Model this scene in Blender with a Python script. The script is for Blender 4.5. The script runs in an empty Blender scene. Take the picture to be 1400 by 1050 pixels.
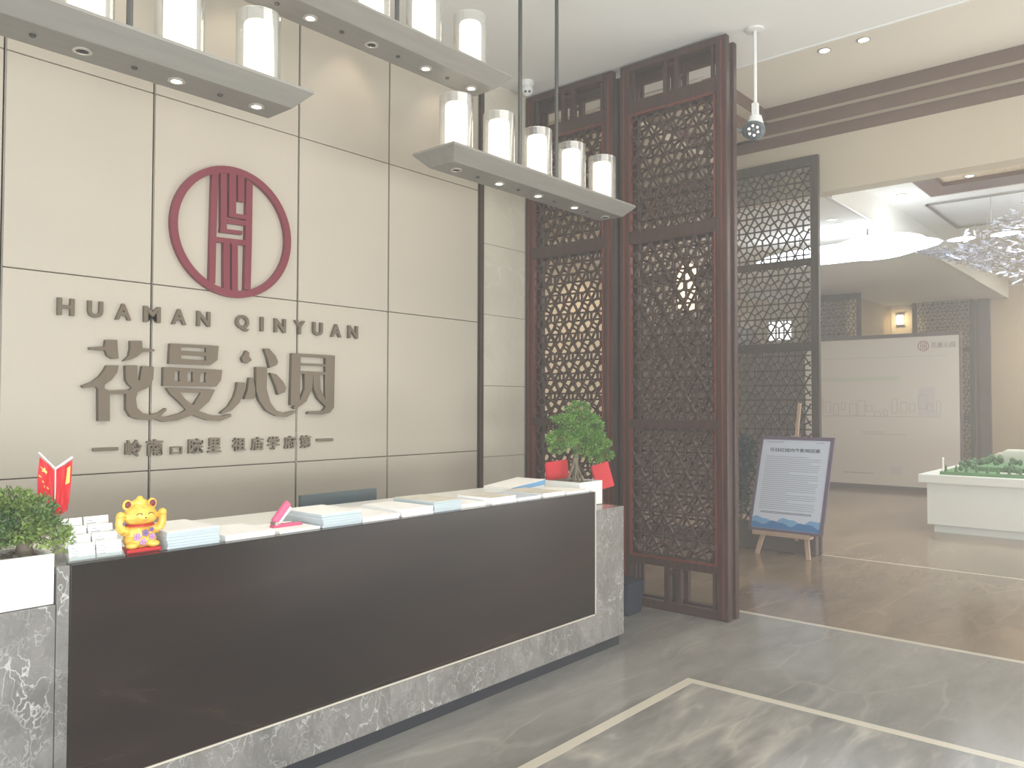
import bpy, bmesh, math, random
from mathutils import Vector, Matrix
random.seed(7)
R = math.radians
PI = math.pi
sc = bpy.context.scene
COL = sc.collection

# ---------------------------------------------------------------- camera
YAW, PITCH, ROLL = R(40.848), R(1.531), R(0.135)
fw = Vector((math.cos(YAW)*math.cos(PITCH), math.sin(YAW)*math.cos(PITCH), math.sin(PITCH)))
rt = Vector((math.sin(YAW), -math.cos(YAW), 0))
up = rt.cross(fw)
rt2 = rt*math.cos(ROLL) + up*math.sin(ROLL)
up2 = -rt*math.sin(ROLL) + up*math.cos(ROLL)
cam = bpy.data.cameras.new('camera')
cam.sensor_width = 36
cam.lens = 36*1088.98/1400
cam.clip_start = 0.05
cam.clip_end = 100
camo = bpy.data.objects.new('camera', cam)
COL.objects.link(camo)
camo.matrix_world = Matrix(((rt2.x, up2.x, -fw.x, 0), (rt2.y, up2.y, -fw.y, 0), (rt2.z, up2.z, -fw.z, 1.6), (0, 0, 0, 1)))
sc.camera = camo

# ---------------------------------------------------------------- world, lights, exposure
sc.view_settings.view_transform = 'Standard'
sc.view_settings.look = 'None'
sc.view_settings.exposure = -0.22
sc.view_settings.gamma = 1.0
sc.view_settings.use_curve_mapping = False
w = bpy.data.worlds.new('overcast_sky')
sc.world = w
w.use_nodes = True
w.node_tree.nodes['Background'].inputs[0].default_value = (0.86, 0.93, 1.0, 1)
w.node_tree.nodes['Background'].inputs[1].default_value = 1.0
# thin haze in the air: real scattering, everywhere
hv = w.node_tree.nodes.new('ShaderNodeVolumeScatter')
hv.inputs['Color'].default_value = (1, 1, 1, 1)
hv.inputs['Density'].default_value = 0.014
hv.inputs['Anisotropy'].default_value = 0.2
w.node_tree.links.new(hv.outputs[0], w.node_tree.nodes['World Output'].inputs['Volume'])
try:
    sc.cycles.use_denoising = True
    sc.cycles.max_bounces = 8
    sc.cycles.diffuse_bounces = 4
    sc.cycles.glossy_bounces = 3
    sc.cycles.transmission_bounces = 4
    sc.cycles.transparent_max_bounces = 12
    sc.cycles.volume_bounces = 1
    sc.cycles.caustics_reflective = False
    sc.cycles.caustics_refractive = False
    sc.cycles.sample_clamp_indirect = 4
except Exception:
    pass


def area(name, loc, target, sx, sy, power, col=(1, 1, 1)):
    l = bpy.data.lights.new(name, 'AREA')
    l.shape = 'RECTANGLE'
    l.size, l.size_y, l.energy, l.color = sx, sy, power, col
    o = bpy.data.objects.new(name, l)
    COL.objects.link(o)
    o.location = loc
    o.rotation_euler = (Vector(target) - Vector(loc)).to_track_quat('-Z', 'Y').to_euler()
    return o


DAY = (0.92, 0.97, 1.0)
WARM = (1.0, 0.86, 0.68)
# daylight coming in through the entrance glazing (front wall and left wall), then added upward fills
area('daylight_front', (0.2, -3.85, 2.2), (0.2, 3, 2.7), 5.4, 3.8, 240, DAY)
area('daylight_left', (-2.45, 0.2, 2.2), (3, 1.4, 2.1), 6.4, 3.8, 180, DAY)
area('ground_bounce_fill', (0.6, -3.7, .7), (5.4, 2.8, 4.42), 4.6, 1.0, 330, (.95, .98, 1.0))  # added low lamp aimed up to brighten the lobby ceiling
area('ground_bounce_fill', (8.6, -3.7, .8), (7.2, 1.0, 4.9), 5.0, 1.2, 360, (1, .98, .95))  # added lamp at the extra glazing, brightens the tray ceiling
area('ground_bounce_fill', (-2.3, .4, .7), (3.0, 1.6, 4.6), 5.0, 1.0, 90, DAY)  # added weaker upward lamp on the left side, also for the ceiling
# the lobby's and the show hall's ceiling light
area('ceiling_wash_lobby', (3.2, 0.4, 4.38), (3.2, 0.4, 0), 3.0, 2.4, 60, (1, 0.95, 0.88))
area('ceiling_wash_tray', (7.4, 1.0, 4.9), (7.4, 1.0, 0), 1.2, 4.0, 22, (1, 0.95, 0.88))
area('ceiling_wash_hall', (12.5, 0.0, 4.22), (12.5, 0.0, 0), 4.0, 3.4, 260, (1, 0.96, 0.9))
area('ceiling_wash_hall_far', (17.8, 1.0, 4.22), (17.8, 1.5, 0), 2.5, 4.0, 170, (1, 0.93, 0.84))
area('ceiling_wash_corridor', (9.8, 5.3, 3.9), (9.8, 5.3, 0), 2.2, 1.2, 70, (1, 0.9, 0.74))


def spot(name, loc, target, power, angle=70, col=WARM, blend=0.6, rad=0.03):
    l = bpy.data.lights.new(name, 'SPOT')
    l.energy, l.color, l.spot_size, l.spot_blend, l.shadow_soft_size = power, col, R(angle), blend, rad
    o = bpy.data.objects.new(name, l)
    COL.objects.link(o)
    o.location = loc
    o.rotation_euler = (Vector(target) - Vector(loc)).to_track_quat('-Z', 'Y').to_euler()
    return o


for x in (1.75, 2.62, 3.52, 4.41):
    spot('wall_washer', (x, 4.36, 4.40), (x, 4.6, 2.0), 9, 76)

# ---------------------------------------------------------------- helpers
ROOT = {}


class MB:
    def __init__(s):
        s.b = bmesh.new()

    def box(s, x0, y0, z0, x1, y1, z1, mi=0):
        if x0 > x1: x0, x1 = x1, x0
        if y0 > y1: y0, y1 = y1, y0
        if z0 > z1: z0, z1 = z1, z0
        v = [s.b.verts.new(p) for p in ((x0, y0, z0), (x1, y0, z0), (x1, y1, z0), (x0, y1, z0), (x0, y0, z1), (x1, y0, z1), (x1, y1, z1), (x0, y1, z1))]
        for f in ((0, 3, 2, 1), (4, 5, 6, 7), (0, 1, 5, 4), (1, 2, 6, 5), (2, 3, 7, 6), (3, 0, 4, 7)):
            s.b.faces.new([v[i] for i in f]).material_index = mi
        return s

    def hexa(s, bot, top, mi=0):
        n = len(bot)
        a = [s.b.verts.new(p) for p in bot]
        c = [s.b.verts.new(p) for p in top]
        s.b.faces.new(a[::-1]).material_index = mi
        s.b.faces.new(c).material_index = mi
        for i in range(n):
            s.b.faces.new((a[i], a[(i+1) % n], c[(i+1) % n], c[i])).material_index = mi
        return s

    def prism(s, poly, fn, d0, d1, mi=0):
        """poly: 2D points; fn(u, v, d) -> 3D"""
        return s.hexa([fn(u, v, d0) for u, v in poly], [fn(u, v, d1) for u, v in poly], mi)

    def bar(s, p, q, wd, dp=None, upv=(0, 0, 1)):
        dp = dp or wd
        p, q = Vector(p), Vector(q)
        d = (q-p).normalized()
        u = Vector(upv)
        if abs(d.dot(u)) > .98: u = Vector((1, 0, 0))
        a = d.cross(u).normalized()*wd/2
        c = d.cross(a).normalized()*dp/2
        return s.hexa([p-a-c, p+a-c, p+a+c, p-a+c], [q-a-c, q+a-c, q+a+c, q-a+c])

    def tube(s, p, q, r0, r1=None, n=12, mi=0):
        r1 = r0 if r1 is None else r1
        p, q = Vector(p), Vector(q)
        d = (q-p).normalized()
        u = Vector((0, 0, 1)) if abs(d.z) < .95 else Vector((1, 0, 0))
        a = d.cross(u).normalized()
        c = d.cross(a)
        A = [p+(a*math.cos(t*2*PI/n)+c*math.sin(t*2*PI/n))*r0 for t in range(n)]
        B = [q+(a*math.cos(t*2*PI/n)+c*math.sin(t*2*PI/n))*r1 for t in range(n)]
        return s.hexa(A, B, mi)

    def path(s, pts, rs, n=8):
        for i in range(len(pts)-1):
            s.tube(pts[i], pts[i+1], rs[i], rs[i+1], n)
        return s

    def lathe(s, prof, c=(0, 0, 0), n=24, closed=False, mi=0):
        rings = []
        for r, z in prof:
            rings.append([s.b.verts.new((c[0]+r*math.cos(t*2*PI/n), c[1]+r*math.sin(t*2*PI/n), c[2]+z)) for t in range(n)])
        m = len(rings)
        for k in range(m if closed else m-1):
            A, B = rings[k], rings[(k+1) % m]
            for i in range(n):
                s.b.faces.new((A[i], A[(i+1) % n], B[(i+1) % n], B[i])).material_index = mi
        if not closed:
            s.b.faces.new(rings[0][::-1]).material_index = mi
            s.b.faces.new(rings[-1]).material_index = mi
        return s

    def ball(s, c, r, sub=2, mi=0, rot=None):
        if not hasattr(r, '__len__'): r = (r, r, r)
        M = Matrix.Translation(c) @ (rot or Matrix.Identity(4)) @ Matrix.Diagonal((r[0], r[1], r[2], 1))
        res = bmesh.ops.create_icosphere(s.b, subdivisions=sub, radius=1, matrix=M)
        for v in res['verts']:
            for f in v.link_faces:
                f.material_index = mi
        return s

    def quad(s, a, b, c, d):
        s.b.faces.new([s.b.verts.new(p) for p in (a, b, c, d)])
        return s


def obj(name, mb, mat, parent=None, loc=None, smooth=False, bevel=0, rot=None):
    """mesh built in world coordinates (or around `loc` when parent is None and loc given)"""
    me = bpy.data.meshes.new(name)
    b = mb.b
    if smooth != 'keep':
        bmesh.ops.recalc_face_normals(b, faces=b.faces[:])
    org = Vector(ROOT[parent.name]) if parent is not None else None
    if org is None:
        if loc is None:
            xs = [v.co for v in b.verts]
            lo = [min(c[i] for c in xs) for i in range(3)]
            hi = [max(c[i] for c in xs) for i in range(3)]
            org = Vector(((lo[0]+hi[0])/2, (lo[1]+hi[1])/2, lo[2]))
        else:
            org = Vector(loc)
    bmesh.ops.translate(b, vec=-org, verts=b.verts[:])
    b.to_mesh(me)
    b.free()
    for m in (mat if isinstance(mat, (list, tuple)) else [mat]):
        me.materials.append(m)
    if smooth is True:
        me.polygons.foreach_set('use_smooth', [True]*len(me.polygons))
        try:
            me.set_sharp_from_angle(angle=R(40))
        except Exception:
            pass
    o = bpy.data.objects.new(name, me)
    COL.objects.link(o)
    if parent is not None:
        o.parent = parent
        ROOT[o.name] = tuple(org)
    else:
        o.location = org
        ROOT[o.name] = tuple(org)
    if rot: o.rotation_euler = rot
    if bevel:
        m = o.modifiers.new('bevel', 'BEVEL')
        m.width = bevel
        m.segments = 2
        m.limit_method = 'ANGLE'
    return o


def tag(o, label=None, cat=None, group=None, kind=None):
    if label: o['label'] = label
    if cat: o['category'] = cat
    if group: o['group'] = group
    if kind: o['kind'] = kind
    return o


def thing(name, label, cat, loc, group=None):
    o = bpy.data.objects.new(name, None)
    o.empty_display_size = .1
    COL.objects.link(o)
    o.location = loc
    ROOT[o.name] = tuple(loc)
    return tag(o, label, cat, group)


def struct(name, mb, mat, label, **k):
    return tag(obj(name, mb, mat, **k), label, None, None, 'structure')


def kids(o):
    return [c for c in o.children]


def dup(o, label=None, parent=None):
    c = o.copy()
    COL.objects.link(c)
    ROOT[c.name] = ROOT[o.name]
    if parent is not None: c.parent = parent
    for ch in kids(o):
        dup(ch, None, c)
    if label: c['label'] = label
    return c


# ---------------------------------------------------------------- materials
def nt(name):
    m = bpy.data.materials.new(name)
    m.use_nodes = True
    n = m.node_tree
    n.nodes.clear()
    out = n.nodes.new('ShaderNodeOutputMaterial')
    return m, n, out


def srgb(r, g, b):
    f = lambda c: (c/255/12.92) if c/255 <= .04045 else ((c/255+.055)/1.055)**2.4
    return (f(r), f(g), f(b), 1)


def pbr(name, col, rough=.5, metal=0, spec=.5, noise=0, scale=8, bump=0, bscale=60, coat=0, stretch=(1, 1, 1), col2=None, detail=5):
    m, n, out = nt(name)
    N, L = n.nodes, n.links
    p = N.new('ShaderNodeBsdfPrincipled')
    p.inputs['Base Color'].default_value = col
    p.inputs['Roughness'].default_value = rough
    p.inputs['Metallic'].default_value = metal
    p.inputs['Specular IOR Level'].default_value = spec
    if coat: p.inputs['Coat Weight'].default_value = coat
    L.new(p.outputs[0], out.inputs[0])
    tc = N.new('ShaderNodeTexCoord')
    mp = N.new('ShaderNodeMapping')
    mp.inputs['Scale'].default_value = stretch
    L.new(tc.outputs['Object'], mp.inputs[0])
    if noise or col2:
        t = N.new('ShaderNodeTexNoise')
        t.inputs['Scale'].default_value = scale
        t.inputs['Detail'].default_value = detail
        L.new(mp.outputs[0], t.inputs['Vector'])
        r = N.new('ShaderNodeValToRGB')
        r.color_ramp.elements[0].position = .3
        r.color_ramp.elements[1].position = .7
        c2 = col2 or tuple(c*(1-noise) for c in col[:3])+(1,)
        r.color_ramp.elements[0].color = c2
        r.color_ramp.elements[1].color = col
        L.new(t.outputs['Fac'], r.inputs[0])
        L.new(r.outputs[0], p.inputs['Base Color'])
    if bump:
        t2 = N.new('ShaderNodeTexNoise')
        t2.inputs['Scale'].default_value = bscale
        t2.inputs['Detail'].default_value = 3
        L.new(mp.outputs[0], t2.inputs['Vector'])
        bp = N.new('ShaderNodeBump')
        bp.inputs['Strength'].default_value = bump
        bp.inputs['Distance'].default_value = .01
        L.new(t2.outputs['Fac'], bp.inputs['Height'])
        L.new(bp.outputs[0], p.inputs['Normal'])
    return m


def marble(name, base, dark, vein, rough=.2, scale=2.2, vw=.03, vamt=.6, stretch=(1, 1, 1), rotz=0, big=0.9, warp=.6):
    m, n, out = nt(name)
    N, L = n.nodes, n.links
    p = N.new('ShaderNodeBsdfPrincipled')
    p.inputs['Roughness'].default_value = rough
    L.new(p.outputs[0], out.inputs[0])
    g = N.new('ShaderNodeNewGeometry')
    mp = N.new('ShaderNodeMapping')
    mp.inputs['Scale'].default_value = stretch
    mp.inputs['Rotation'].default_value = (0, 0, rotz)
    L.new(g.outputs['Position'], mp.inputs[0])
    # domain warp
    wn = N.new('ShaderNodeTexNoise')
    wn.inputs['Scale'].default_value = scale*.8
    wn.inputs['Detail'].default_value = 4
    L.new(mp.outputs[0], wn.inputs['Vector'])
    mx = N.new('ShaderNodeVectorMath')
    mx.operation = 'MULTIPLY_ADD'
    mx.inputs[1].default_value = (warp, warp, warp)
    L.new(wn.outputs['Color'], mx.inputs[0])
    L.new(mp.outputs[0], mx.inputs[2])
    cl = N.new('ShaderNodeTexNoise')
    cl.inputs['Scale'].default_value = big
    cl.inputs['Detail'].default_value = 8
    cl.inputs['Roughness'].default_value = .65
    L.new(mx.outputs[0], cl.inputs['Vector'])
    r = N.new('ShaderNodeValToRGB')
    r.color_ramp.elements[0].position = .35
    r.color_ramp.elements[1].position = .68
    r.color_ramp.elements[0].color = dark
    r.color_ramp.elements[1].color = base
    L.new(cl.outputs['Fac'], r.inputs[0])
    cur = r.outputs[0]
    for k, (s_, w_, a_) in enumerate(((scale, vw, vamt), (scale*2.7, vw*1.2, vamt*.45))):
        v = N.new('ShaderNodeTexVoronoi')
        v.feature = 'DISTANCE_TO_EDGE'
        v.inputs['Scale'].default_value = s_
        L.new(mx.outputs[0], v.inputs['Vector'])
        mr = N.new('ShaderNodeMapRange')
        mr.inputs['From Min'].default_value = 0
        mr.inputs['From Max'].default_value = w_
        mr.inputs['To Min'].default_value = a_
        mr.inputs['To Max'].default_value = 0
        L.new(v.outputs['Distance'], mr.inputs['Value'])
        # break the veins up
        nn = N.new('ShaderNodeTexNoise')
        nn.inputs['Scale'].default_value = s_*.9+k
        nn.inputs['Detail'].default_value = 3
        L.new(mp.outputs[0], nn.inputs['Vector'])
        m2 = N.new('ShaderNodeMapRange')
        m2.inputs['From Min'].default_value = .45
        m2.inputs['From Max'].default_value = .62
        L.new(nn.outputs['Fac'], m2.inputs['Value'])
        mu = N.new('ShaderNodeMath')
        mu.operation = 'MULTIPLY'
        L.new(mr.outputs[0], mu.inputs[0])
        L.new(m2.outputs[0], mu.inputs[1])
        mc = N.new('ShaderNodeMix')
        mc.data_type = 'RGBA'
        L.new(mu.outputs[0], mc.inputs[0])
        L.new(cur, mc.inputs[6])
        mc.inputs[7].default_value = vein
        cur = mc.outputs[2]
    L.new(cur, p.inputs['Base Color'])
    return m


def wood(name, c1, c2, rough=.35, stretch=(12, 12, 1)):
    m, n, out = nt(name)
    N, L = n.nodes, n.links
    p = N.new('ShaderNodeBsdfPrincipled')
    p.inputs['Roughness'].default_value = rough
    L.new(p.outputs[0], out.inputs[0])
    g = N.new('ShaderNodeNewGeometry')
    mp = N.new('ShaderNodeMapping')
    mp.inputs['Scale'].default_value = stretch
    L.new(g.outputs['Position'], mp.inputs[0])
    t = N.new('ShaderNodeTexNoise')
    t.inputs['Scale'].default_value = 3
    t.inputs['Detail'].default_value = 6
    L.new(mp.outputs[0], t.inputs['Vector'])
    r = N.new('ShaderNodeValToRGB')
    r.color_ramp.elements[0].position = .3
    r.color_ramp.elements[1].position = .7
    r.color_ramp.elements[0].color = c1
    r.color_ramp.elements[1].color = c2
    L.new(t.outputs['Fac'], r.inputs[0])
    L.new(r.outputs[0], p.inputs['Base Color'])
    return m


def glow(name, col, s):
    m, n, out = nt(name)
    e = n.nodes.new('ShaderNodeEmission')
    e.inputs[0].default_value = col
    e.inputs[1].default_value = s
    n.links.new(e.outputs[0], out.inputs[0])
    return m


def glass(name, tint=(1, 1, 1, 1), refl=.12, body=0.0, bodycol=(1, 1, 1, 1)):
    m, n, out = nt(name)
    N, L = n.nodes, n.links
    t = N.new('ShaderNodeBsdfTransparent')
    t.inputs[0].default_value = tint
    gl = N.new('ShaderNodeBsdfGlossy')
    gl.inputs['Roughness'].default_value = .04
    lw = N.new('ShaderNodeLayerWeight')
    lw.inputs[0].default_value = .35
    mr = N.new('ShaderNodeMapRange')
    mr.inputs['To Min'].default_value = refl*.4
    mr.inputs['To Max'].default_value = min(1, refl*4)
    L.new(lw.outputs['Facing'], mr.inputs['Value'])
    mx = N.new('ShaderNodeMixShader')
    L.new(mr.outputs[0], mx.inputs[0])
    L.new(t.outputs[0], mx.inputs[1])
    L.new(gl.outputs[0], mx.inputs[2])
    last = mx
    if body:
        d = N.new('ShaderNodeBsdfDiffuse')
        d.inputs[0].default_value = bodycol
        m2 = N.new('ShaderNodeMixShader')
        m2.inputs[0].default_value = body
        L.new(mx.outputs[0], m2.inputs[1])
        L.new(d.outputs[0], m2.inputs[2])
        last = m2
    L.new(last.outputs[0], out.inputs[0])
    return m


M = {}
M['panel'] = pbr('cream_leather_panel', srgb(192, 182, 166), .55, noise=.035, scale=1.6, bump=.06, bscale=220)
M['gap'] = pbr('dark_joint', srgb(60, 52, 46), .4, .4)
M['strip'] = pbr('steel_joint_strip', srgb(170, 165, 155), .3, .8)
M['bronze_trim'] = pbr('bronze_trim', srgb(96, 78, 64), .35, .5, noise=.2)
M['ceiling'] = pbr('ceiling_paint', srgb(232, 231, 226), .8, noise=.02, scale=2)
M['cream'] = pbr('cream_paint', srgb(200, 190, 170), .7, noise=.03, scale=2)
M['beige_wall'] = pbr('beige_wall_paper', srgb(190, 176, 150), .6, noise=.05, scale=3)
M['tray'] = pbr('pale_tray_paint', srgb(230, 224, 210), .8, noise=.02, scale=2)
M['band'] = pbr('brown_ceiling_band', srgb(112, 88, 76), .5, noise=.12, scale=6)
M['stone'] = marble('beige_wall_marble', srgb(218, 211, 194), srgb(202, 194, 176), srgb(232, 227, 214), .3, 2.5, .03, .35)
M['grey'] = marble('grey_marble', srgb(142, 139, 134), srgb(108, 105, 101), srgb(220, 219, 216), .22, 7.5, .04, .6, (1, 1, .7), 0, 2.6, .7)
M['floor_grey'] = marble('floor_grey_marble', srgb(162, 160, 154), srgb(122, 120, 115), srgb(198, 192, 180), .17, 2.2, .05, .22, (.45, 1.4, 1), R(-28), .9, .5)
M['floor_field'] = marble('floor_field_marble', srgb(154, 152, 146), srgb(110, 108, 104), srgb(216, 208, 192), .17, 1.7, .10, .45, (.45, 1.9, 1), R(38), 1.5, .6)
M['floor_brown'] = marble('floor_brown_marble', srgb(156, 138, 118), srgb(118, 102, 86), srgb(184, 162, 136), .15, 1.6, .05, .28, (.5, 1.6, 1), R(-35), .9, .55)
M['inlay'] = pbr('cream_inlay_marble', srgb(206, 198, 182), .2, noise=.08, scale=5)
M['slab'] = marble('dark_brown_slab', srgb(42, 29, 24), srgb(22, 15, 13), srgb(96, 76, 60), .2, .7, .02, .16, (.5, 1, 3.0), 0, 1.4, 1.2)
M['kick'] = pbr('dark_toe_kick', srgb(58, 60, 68), .3, .5)
M['wood'] = wood('rosewood', srgb(46, 27, 20), srgb(70, 41, 31), .42)
M['wood_red'] = wood('red_rosewood_bead', srgb(92, 36, 28), srgb(118, 50, 38), .3)
M['fret'] = wood('rosewood_fretwork', srgb(58, 38, 29), srgb(84, 58, 46), .45)
M['fret_grey'] = wood('weathered_fretwork', srgb(60, 54, 48), srgb(80, 72, 64), .5)
M['white'] = pbr('white_glazed_pot', srgb(236, 236, 232), .3)
M['paper'] = pbr('white_paper', srgb(250, 250, 248), .6, noise=.02, scale=30, stretch=(1, 1, 30))
M['paper_edge'] = pbr('paper_edges', srgb(200, 212, 216), .7, noise=.18, scale=12, stretch=(.3, .3, 60))
M['bronze'] = pbr('bronze_sign_metal', srgb(112, 99, 82), .4, .25, noise=.08, scale=10)
M['wine'] = pbr('wine_red_lacquer', srgb(122, 40, 56), .4, .0)
M['beam'] = pbr('brushed_grey_beam', srgb(146, 142, 134), .42, .2, noise=.12, scale=3, stretch=(1, 10, 10))
M['rod'] = pbr('grey_rod', srgb(92, 92, 90), .35, .7)
M['candle'] = glow('lit_candle_shade', (1.0, 0.93, 0.80, 1), 3.2)
M['led'] = glow('lit_downlight', (1.0, 0.93, 0.82, 1), 9)
M['led_ring'] = pbr('downlight_ring', srgb(200, 196, 186), .3, .5)
M['glass'] = glass('clear_lamp_glass', (.96, .97, .96, 1), .25, .10, (1, .97, .9, 1))
M['acrylic'] = glass('clear_acrylic', (.9, .95, .95, 1), .25, .12)
M['cover'] = pbr('pale_brochure_cover', srgb(226, 221, 208), .5, noise=.2, scale=14)
M['soil'] = pbr('pebbles', srgb(150, 140, 126), .8, noise=.4, scale=60)
M['bark'] = pbr('grey_bark', srgb(128, 116, 98), .8, noise=.3, scale=40, bump=.4)
M['leaf'] = pbr('green_leaf', srgb(120, 162, 70), .5, col2=srgb(66, 108, 46), scale=14)
M['leaf2'] = pbr('moss_green_leaf', srgb(150, 172, 80), .5, col2=srgb(58, 96, 58), scale=9)
M['gold'] = pbr('golden_ceramic', srgb(246, 208, 96), .25, .1, col2=srgb(232, 172, 62), scale=25)
M['red'] = pbr('red_lacquer', srgb(196, 36, 40), .4)
M['redcloth'] = pbr('red_cloth', srgb(214, 38, 48), .6)
M['yellow'] = pbr('yellow_print', srgb(250, 222, 120), .6)
M['pink'] = pbr('pink_plastic', srgb(216, 92, 130), .35)
M['dark'] = pbr('dark_print', srgb(60, 62, 70), .6)
M['greyprint'] = pbr('grey_print', srgb(150, 154, 164), .6)
M['purple_frame'] = pbr('purple_grey_frame', srgb(104, 92, 112), .45)
M['poster'] = pbr('poster_paper', srgb(206, 214, 228), .55)
M['blue1'] = pbr('light_blue_print', srgb(120, 168, 210), .6)
M['blue2'] = pbr('blue_print', srgb(62, 122, 178), .6)
M['pine'] = pbr('pale_pine', srgb(186, 160, 138), .55, noise=.15, scale=5, stretch=(8, 8, 1))
M['board'] = pbr('white_display_board', srgb(214, 206, 196), .5)
M['boardframe'] = pbr('dark_board_frame', srgb(98, 88, 84), .5)
M['faint'] = pbr('faint_grey_print', srgb(186, 182, 178), .6)
M['faintgreen'] = pbr('faint_green_print', srgb(202, 203, 188), .6)
M['slate'] = pbr('slate_blue_plastic', srgb(84, 98, 104), .4)
M['navy'] = pbr('navy_bin_plastic', srgb(36, 44, 60), .4)
M['black'] = pbr('black_plastic', srgb(24, 24, 26), .35)
M['whiteplastic'] = pbr('white_plastic', srgb(226, 226, 222), .35)
M['tablewhite'] = pbr('white_lacquer_table', srgb(226, 230, 224), .35)
M['modelgreen'] = pbr('model_lawn', srgb(96, 140, 92), .8, noise=.3, scale=6)
M['modeltree'] = pbr('model_tree_green', srgb(84, 122, 82), .8, noise=.3, scale=9)
M['modelhouse'] = pbr('model_house', srgb(206, 208, 196), .6)
M['wainscot'] = wood('brown_wall_panel', srgb(70, 46, 34), srgb(88, 60, 44), .45)
M['mosaic'] = pbr('beige_mosaic', srgb(226, 208, 178), .5, col2=srgb(196, 174, 142), scale=30)
M['winlight'] = glow('bright_window_daylight', (0.92, 0.96, 1.0, 1), 4)
M['sconce'] = glow('lit_sconce', (1.0, 0.80, 0.48, 1), 5)
M['lantern'] = glow('lit_lantern', (1.0, 0.80, 0.50, 1), 2.6)
M['bluewhite'] = glow('bluish_white_led', (0.82, 0.91, 1.0, 1), 10)
M['crystal'] = glass('crystal', (.90, .92, 1.0, 1), .3, .30, (.74, .76, .88, 1))
M['pane'] = glass('window_glass', (.96, .98, .98, 1), .12)
M['flower1'] = pbr('lilac_enamel', srgb(196, 150, 196), .35)
M['flower2'] = pbr('violet_enamel', srgb(140, 112, 168), .35)
M['teal'] = pbr('teal_leaf', srgb(46, 84, 84), .5, noise=.3, scale=10)

# ================================================================ room shell
YW = 4.64          # face of the logo wall
XS = 5.52          # front face of the lattice screens
CZ = 4.42          # lobby ceiling

# floor: marble zones with cream inlay strips
fl = MB().box(-2.6, -4.0, -.12, 20.2, 7.7, -.02)
floor = struct('floor', fl, M['floor_grey'], 'grey veined marble floor of the lobby, turning brown in the show hall')
GX, GY = 4.226, 2.277
obj('marble_border', MB().box(-2.6, GY+.03, -.02, 5.87, YW, 0).box(GX+.03, -4, -.02, 5.87, GY+.03, 0), M['floor_grey'], floor)
obj('marble_field', MB().box(-2.6, -4, -.02, GX-.03, GY-.03, 0), M['floor_field'], floor)
obj('brown_marble_border', MB().box(5.92, -4, -.02, 8.68, 7.6, 0), M['floor_brown'], floor)
obj('brown_marble_field', MB().box(8.72, -4, -.02, 20.2, 7.6, 0), M['floor_brown'], floor)
obj('marble_threshold', MB().box(5.52, YW, -.02, 5.87, 7.6, 0), M['floor_grey'], floor)
for s in (((-2.6, GY-.03, GX+.03, GY+.03)), ((GX-.03, -4, GX+.03, GY-.03)), ((5.87, -4, 5.92, 7.6)), ((8.68, -4, 8.72, 7.6))):
    obj('inlay_strip', MB().box(s[0], s[1], -.02, s[2], s[3], .001), M['inlay'], floor)

# logo wall
wl = MB().box(-2.6, 4.66, 0, 5.60, 4.82, CZ)
wall = struct('wall_back', wl, M['gap'], 'cream panelled reception wall carrying the bronze and wine red sign')
XJ = [-2.6, -.60, .37, 1.356, 2.129, 3.121, 3.918, 4.903]
ZJ = [0, .12, 1.215, 2.303, 3.425, CZ]
for i in range(len(XJ)-1):
    for k in range(len(ZJ)-1):
        g = .007
        b = MB().box(XJ[i]+g, YW-.02, ZJ[k]+.0025, XJ[i+1]-g, 4.66, ZJ[k+1]-.0025)
        obj('wall_panel', b, M['panel'], wall, bevel=.004)
for x in XJ[1:]:
    obj('joint_strip', MB().box(x+.002, YW-.012, .12, x+.006, 4.66, CZ), M['strip'], wall)
obj('bronze_edge_trim', MB().box(4.925, YW-.03, 0, 4.965, 4.66, CZ), M['bronze_trim'], wall, bevel=.004)
zs = [0, .546, 1.157, 1.768, 2.38, 2.99, 3.60, CZ]
for k in range(len(zs)-1):
    obj('stone_slab', MB().box(4.968, YW-.01, zs[k]+.002, 5.60, 4.66, zs[k+1]-.002), M['stone'], wall)

# ceilings
struct('ceiling', MB().box(-2.6, -4.0, CZ, 6.18, 7.7, CZ+.16), M['ceiling'], 'flat white lobby ceiling with downlights')
struct('trim_1', MB().box(6.18, -4.0, CZ-.012, 6.20, 4.3, 4.95), M['ceiling'], 'white step edge between lobby ceiling and raised tray')
struct('ceiling_tray', MB().box(6.18, -4.0, 4.95, 9.0, 7.7, 5.05), M['tray'], 'raised cream tray ceiling beyond the lobby')
# stepped cornice of the tray: brown faces with cream soffits between
def step(n, xf, yf, z0, z1, lab):
    b = MB().box(xf, -4.0, z0, xf+.012, yf, z1).box(6.2, yf, z0, xf+.012, yf+.012, z1)
    struct(n, b, M['band'], lab)
step('trim_2', 8.600, 3.67, 4.815, 4.95, 'uppermost brown band of the stepped tray cornice')
step('trim_3', 8.694, 3.82, 4.675, 4.813, 'middle brown band of the stepped tray cornice')
step('trim_4', 8.792, 4.30, 4.548, 4.673, 'lowest brown band of the stepped tray cornice')
b = MB().box(8.612, -4, 4.813, 8.80, 4.4, 4.82).box(6.2, 3.682, 4.813, 8.8, 4.4, 4.82)
b.box(8.706, -4, 4.673, 8.80, 4.4, 4.68).box(6.2, 3.832, 4.673, 8.8, 4.4, 4.68)
struct('trim_5', b, M['cream'], 'cream soffits between the brown cornice bands')
struct('ceiling_corridor', MB().box(6.18, 4.312, 4.46, 8.8, 7.7, 4.548), M['cream'], 'cream ceiling behind the lattice screens')
struct('wall_header', MB().box(8.80, -4.0, 3.95, 9.02, 7.7, 5.0), M['cream'], 'cream header wall above the wide opening to the show hall')

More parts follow.
